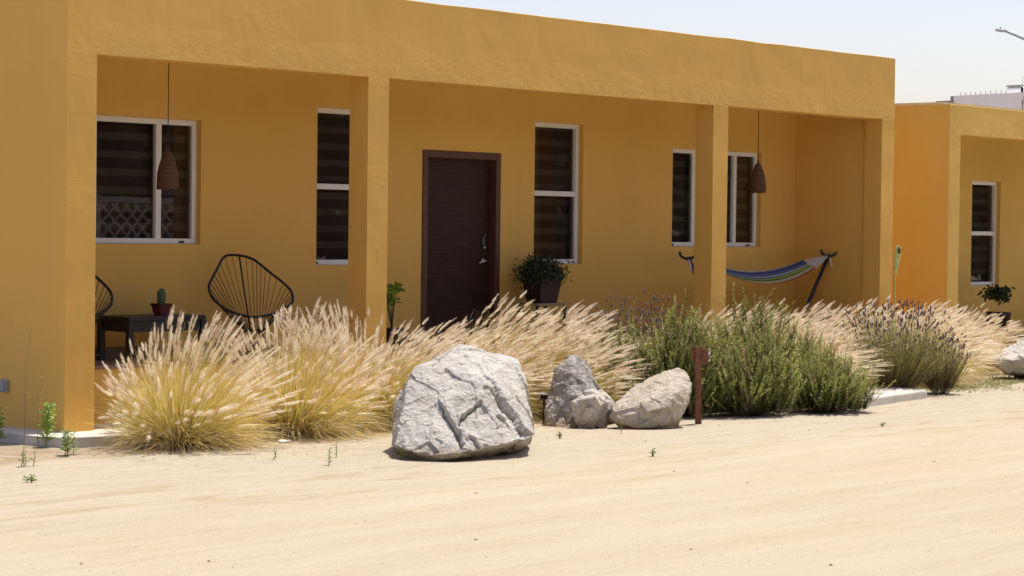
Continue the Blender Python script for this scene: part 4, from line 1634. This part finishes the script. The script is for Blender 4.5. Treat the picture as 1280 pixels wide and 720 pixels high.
nsp = int((Ld + 8) / .285)
for i in range(1, 11):
    x = .06 + i * Ld * .0685
    m = MB()
    m.tube([(x, .16, HB), (x + .005, .16, HB + .085)], .011, 5)
    m.build('parapet_rod', M['galv'], wb)
tk = P0 + dr * (Ld * .70)
tank = empty('roof_tank', (tk.x, tk.y, 0), ang, 'pale water tank lying on the roof of the white building', 'tank')
k_ = Vector((-dr.y, dr.x, 0))
m = MB(); m.tube([(-.30, .6, 5.54), (-.24, .6, 5.54), (.24, .6, 5.54), (.29, .6, 5.54)], [.07, .11, .11, .06], 16); m.build('body', M['white_plaster'], tank, smooth=True)
m = MB(); m.box(-.27, .22, .5, .7, 5.64, 5.69); m.build('lid', M['grey_render'], tank, bevel=.015)
for b_ in ((-.2, -.14), (.14, .2)):
    m = MB(); m.box(*b_, .48, .72, 5.3, 5.47); m.build('saddle', M['grey_render'], tank)
aa = P0 + dr * (Ld * .975)
an = empty('antenna', (aa.x, aa.y, 5.45), 0, 'thin whip antenna on a black mast foot at the right of the tank', 'antenna')
m = MB(); m.tube([(0, 0, 0), (0, 0, .13)], .035, 8); m.build('mast_foot', M['black_metal'], an)
m = MB(); m.tube([(0, 0, .13), (.02, -.01, .42)], [.007, .005], 5); m.build('whip', M['galv'], an)

ZL = 66
lh, le = at_depth(1247, 38, ZL), at_depth(1256, 38.5, ZL)
ae, pole = at_depth(1281, 49, ZL), at_depth(1330, 68, ZL)
sl_ = empty('street_lamp', (pole.x, pole.y, -.5), 0, 'grey street lamp reaching into the sky at upper right', 'street lamp')
O2 = Vector((pole.x, pole.y, -.5))
m = MB(); m.tube([(0, 0, 0), (0, 0, pole.z + .5)], [.10, .06], 10); m.build('pole', M['galv'], sl_, smooth=True)
m = MB(); m.tube([pole - O2, ae - O2, at_depth(1266, 42.5, ZL) - O2, le - O2], [.05, .042, .038, .036], 8); m.build('arm', M['galv'], sl_, smooth=True)
m = MB()
a_, b_ = at_depth(1244.5, 37.4, ZL) - O2, at_depth(1257, 38.6, ZL) - O2
m.tube([a_, a_.lerp(b_, .3), a_.lerp(b_, .7), b_], [.03, .045, .05, .034], 8)
hd_ = m.build('lamp_head', M['galv'], sl_, smooth=True)
m = MB(); q = at_depth(1250.5, 36.6, ZL) - O2; m.tube([q, q + Vector((0, 0, .06))], .022, 8); m.build('sensor', M['galv'], hd_)

ZT = 52
tb0 = at_depth(1274, 160, ZT)
bt = empty('bare_tree', (tb0.x, tb0.y, -.3), 0, 'small leafless tree in front of the white building', 'tree')
tr = MB()
r = random.Random(8)
OT = Vector((tb0.x, tb0.y, -.3))


def branch(p, d, L, rad, lv):
    q = p + d * L
    m1 = p.lerp(q, .5) + Vector((r.gauss(0, 1), r.gauss(0, 1), r.gauss(0, 1))) * L * .06
    tr.tube([p, m1, q], [rad, rad * .85, rad * .7], 5)
    if lv == 0: return
    for _ in range(3 if lv > 1 else 2):
        nd = (d + Vector((r.gauss(0, .55), r.gauss(0, .55), r.gauss(.05, .4)))).normalized()
        branch(m1.lerp(q, r.uniform(.2, 1)), nd, L * r.uniform(.5, .75), rad * .6, lv - 1)


zt = at_depth(1276, 119, ZT).z + .3
branch(Vector((0, 0, 0)), Vector((0, 0, 1)), zt * .93, .035, 0)
for _ in range(6):
    branch(Vector((0, 0, zt * r.uniform(.80, .93))), Vector((r.gauss(0, .6), r.gauss(0, .6), 1)).normalized(), zt * .055, .014, 2)
tr.build('branches', M['bark'], bt)

# ------------------------------------------------------------------ across the road, seen only in the window glass
lf = empty('lattice_fence', (6.0, -12.0, 0), 0, 'white lattice fence across the road, mirrored in the left window', 'fence')
m = MB()
Lf, z0, z1, stp = 8.4, .35, 2.12, .235
k = int((Lf + (z1 - z0)) / stp)
for i in range(k + 1):
    a = i * stp
    for sgn in (1, -1):
        xA, xB = (a - (z1 - z0), a) if sgn > 0 else (a, a - (z1 - z0))
        pA, pB = Vector((xA, 0, z0)), Vector((xB, 0, z1))
        # clip to the fence length
        lo, hi = (pA, pB) if pA.x < pB.x else (pB, pA)
        if hi.x <= 0 or lo.x >= Lf: continue
        def cut(x): return lo.lerp(hi, (x - lo.x) / (hi.x - lo.x))
        A = cut(0) if lo.x < 0 else lo.copy()
        B = cut(Lf) if hi.x > Lf else hi.copy()
        y = .008 * sgn
        up = Vector((0, 0, .03))
        m.add([A + Vector((0, y, -.028)), B + Vector((0, y, -.028)), B + Vector((0, y, .028)), A + Vector((0, y, .028))], [(0, 1, 2, 3)])
m.build('lattice', M['white_paint'], lf)
for za in (z1, z0 - .09):
    m = MB(); m.box(0, Lf, -.05, .05, za, za + .09); m.build('rail', M['white_paint'], lf)
for i in range(5):
    m = MB(); m.box(i * 2.05 - .05, i * 2.05 + .05, -.052, .052, -.2, 2.25); m.build('post', M['white_paint'], lf)
hg = MB()
r = random.Random(15)
for i in range(9000):
    x = r.uniform(-30, 75)
    top = 7.5 + 3.0 * noise.noise(Vector((x * .11, 0, 0))) + 1.6 * noise.noise(Vector((x * .45, 3, 0)))
    z = top * r.random() ** .7
    y = -26 - r.uniform(0, 3.2)
    s = r.uniform(.35, .85)
    a = Vector((r.gauss(0, 1), r.gauss(0, 1), r.gauss(0, 1))).normalized()
    b = a.orthogonal().normalized()
    p = Vector((x, y, z))
    hg.add([p - a * s, p - b * s * .6, p + a * s, p + b * s * .6], [(0, 1, 2, 3)], jit((.085, .105, .05), r, .35))
tag(hg.build('wood', M['plant']), 'dark belt of trees across the road, seen only as window reflections', 'trees', kind='stuff')

# ------------------------------------------------------------------ light, sky, camera
EL, AZF = R(72), R(4.0)
sdir = Vector((math.cos(EL) * math.cos(AZF), -math.cos(EL) * math.sin(AZF), math.sin(EL)))
sun = bpy.data.lights.new('sun', 'SUN')
sun.energy, sun.angle, sun.color = 4.2, R(.53), (1.0, .95, .86)
so = bpy.data.objects.new('sun', sun)
COL.objects.link(so)
so.rotation_euler = (-sdir).to_track_quat('-Z', 'Y').to_euler()
w = bpy.data.worlds.new('World')
S.world = w
w.use_nodes = True
nt = w.node_tree
bg = nt.nodes['Background']
sky = nt.nodes.new('ShaderNodeTexSky')
sky.sky_type = 'NISHITA'
sky.sun_disc = False
sky.sun_elevation = EL
sky.sun_rotation = math.atan2(sdir.x, sdir.y)
sky.air_density, sky.dust_density, sky.ozone_density = 1.0, 1.5, 1.0
wb_ = nt.nodes.new('ShaderNodeMixRGB')      # camera white balance for a warm midday
wb_.blend_type = 'MULTIPLY'
wb_.inputs[0].default_value = 1
wb_.inputs[2].default_value = (1.0, .875, .885, 1)
nt.links.new(sky.outputs[0], wb_.inputs[1])
nt.links.new(wb_.outputs[0], bg.inputs['Color'])
bg.inputs['Strength'].default_value = .143

cam = bpy.data.cameras.new('camera')
cam.sensor_width, cam.lens = 36, F / 1280 * 36
cam.clip_start, cam.clip_end = .1, 5000
co = bpy.data.objects.new('camera', cam)
COL.objects.link(co)
c, s = math.cos(ROLL), math.sin(ROLL)
rx, ux = RT * c + UP * s, UP * c - RT * s
m = Matrix((rx, ux, -FW)).transposed().to_4x4()
m.translation = EYE
co.matrix_world = m
S.camera = co
S.render.engine = 'CYCLES'
S.view_settings.view_transform = 'Standard'
S.view_settings.look = 'None'
S.view_settings.exposure = 0.45
S.view_settings.gamma = 1.0
S.view_settings.use_curve_mapping = False
S.cycles.max_bounces = 10
S.cycles.diffuse_bounces = 6
S.cycles.transparent_max_bounces = 16
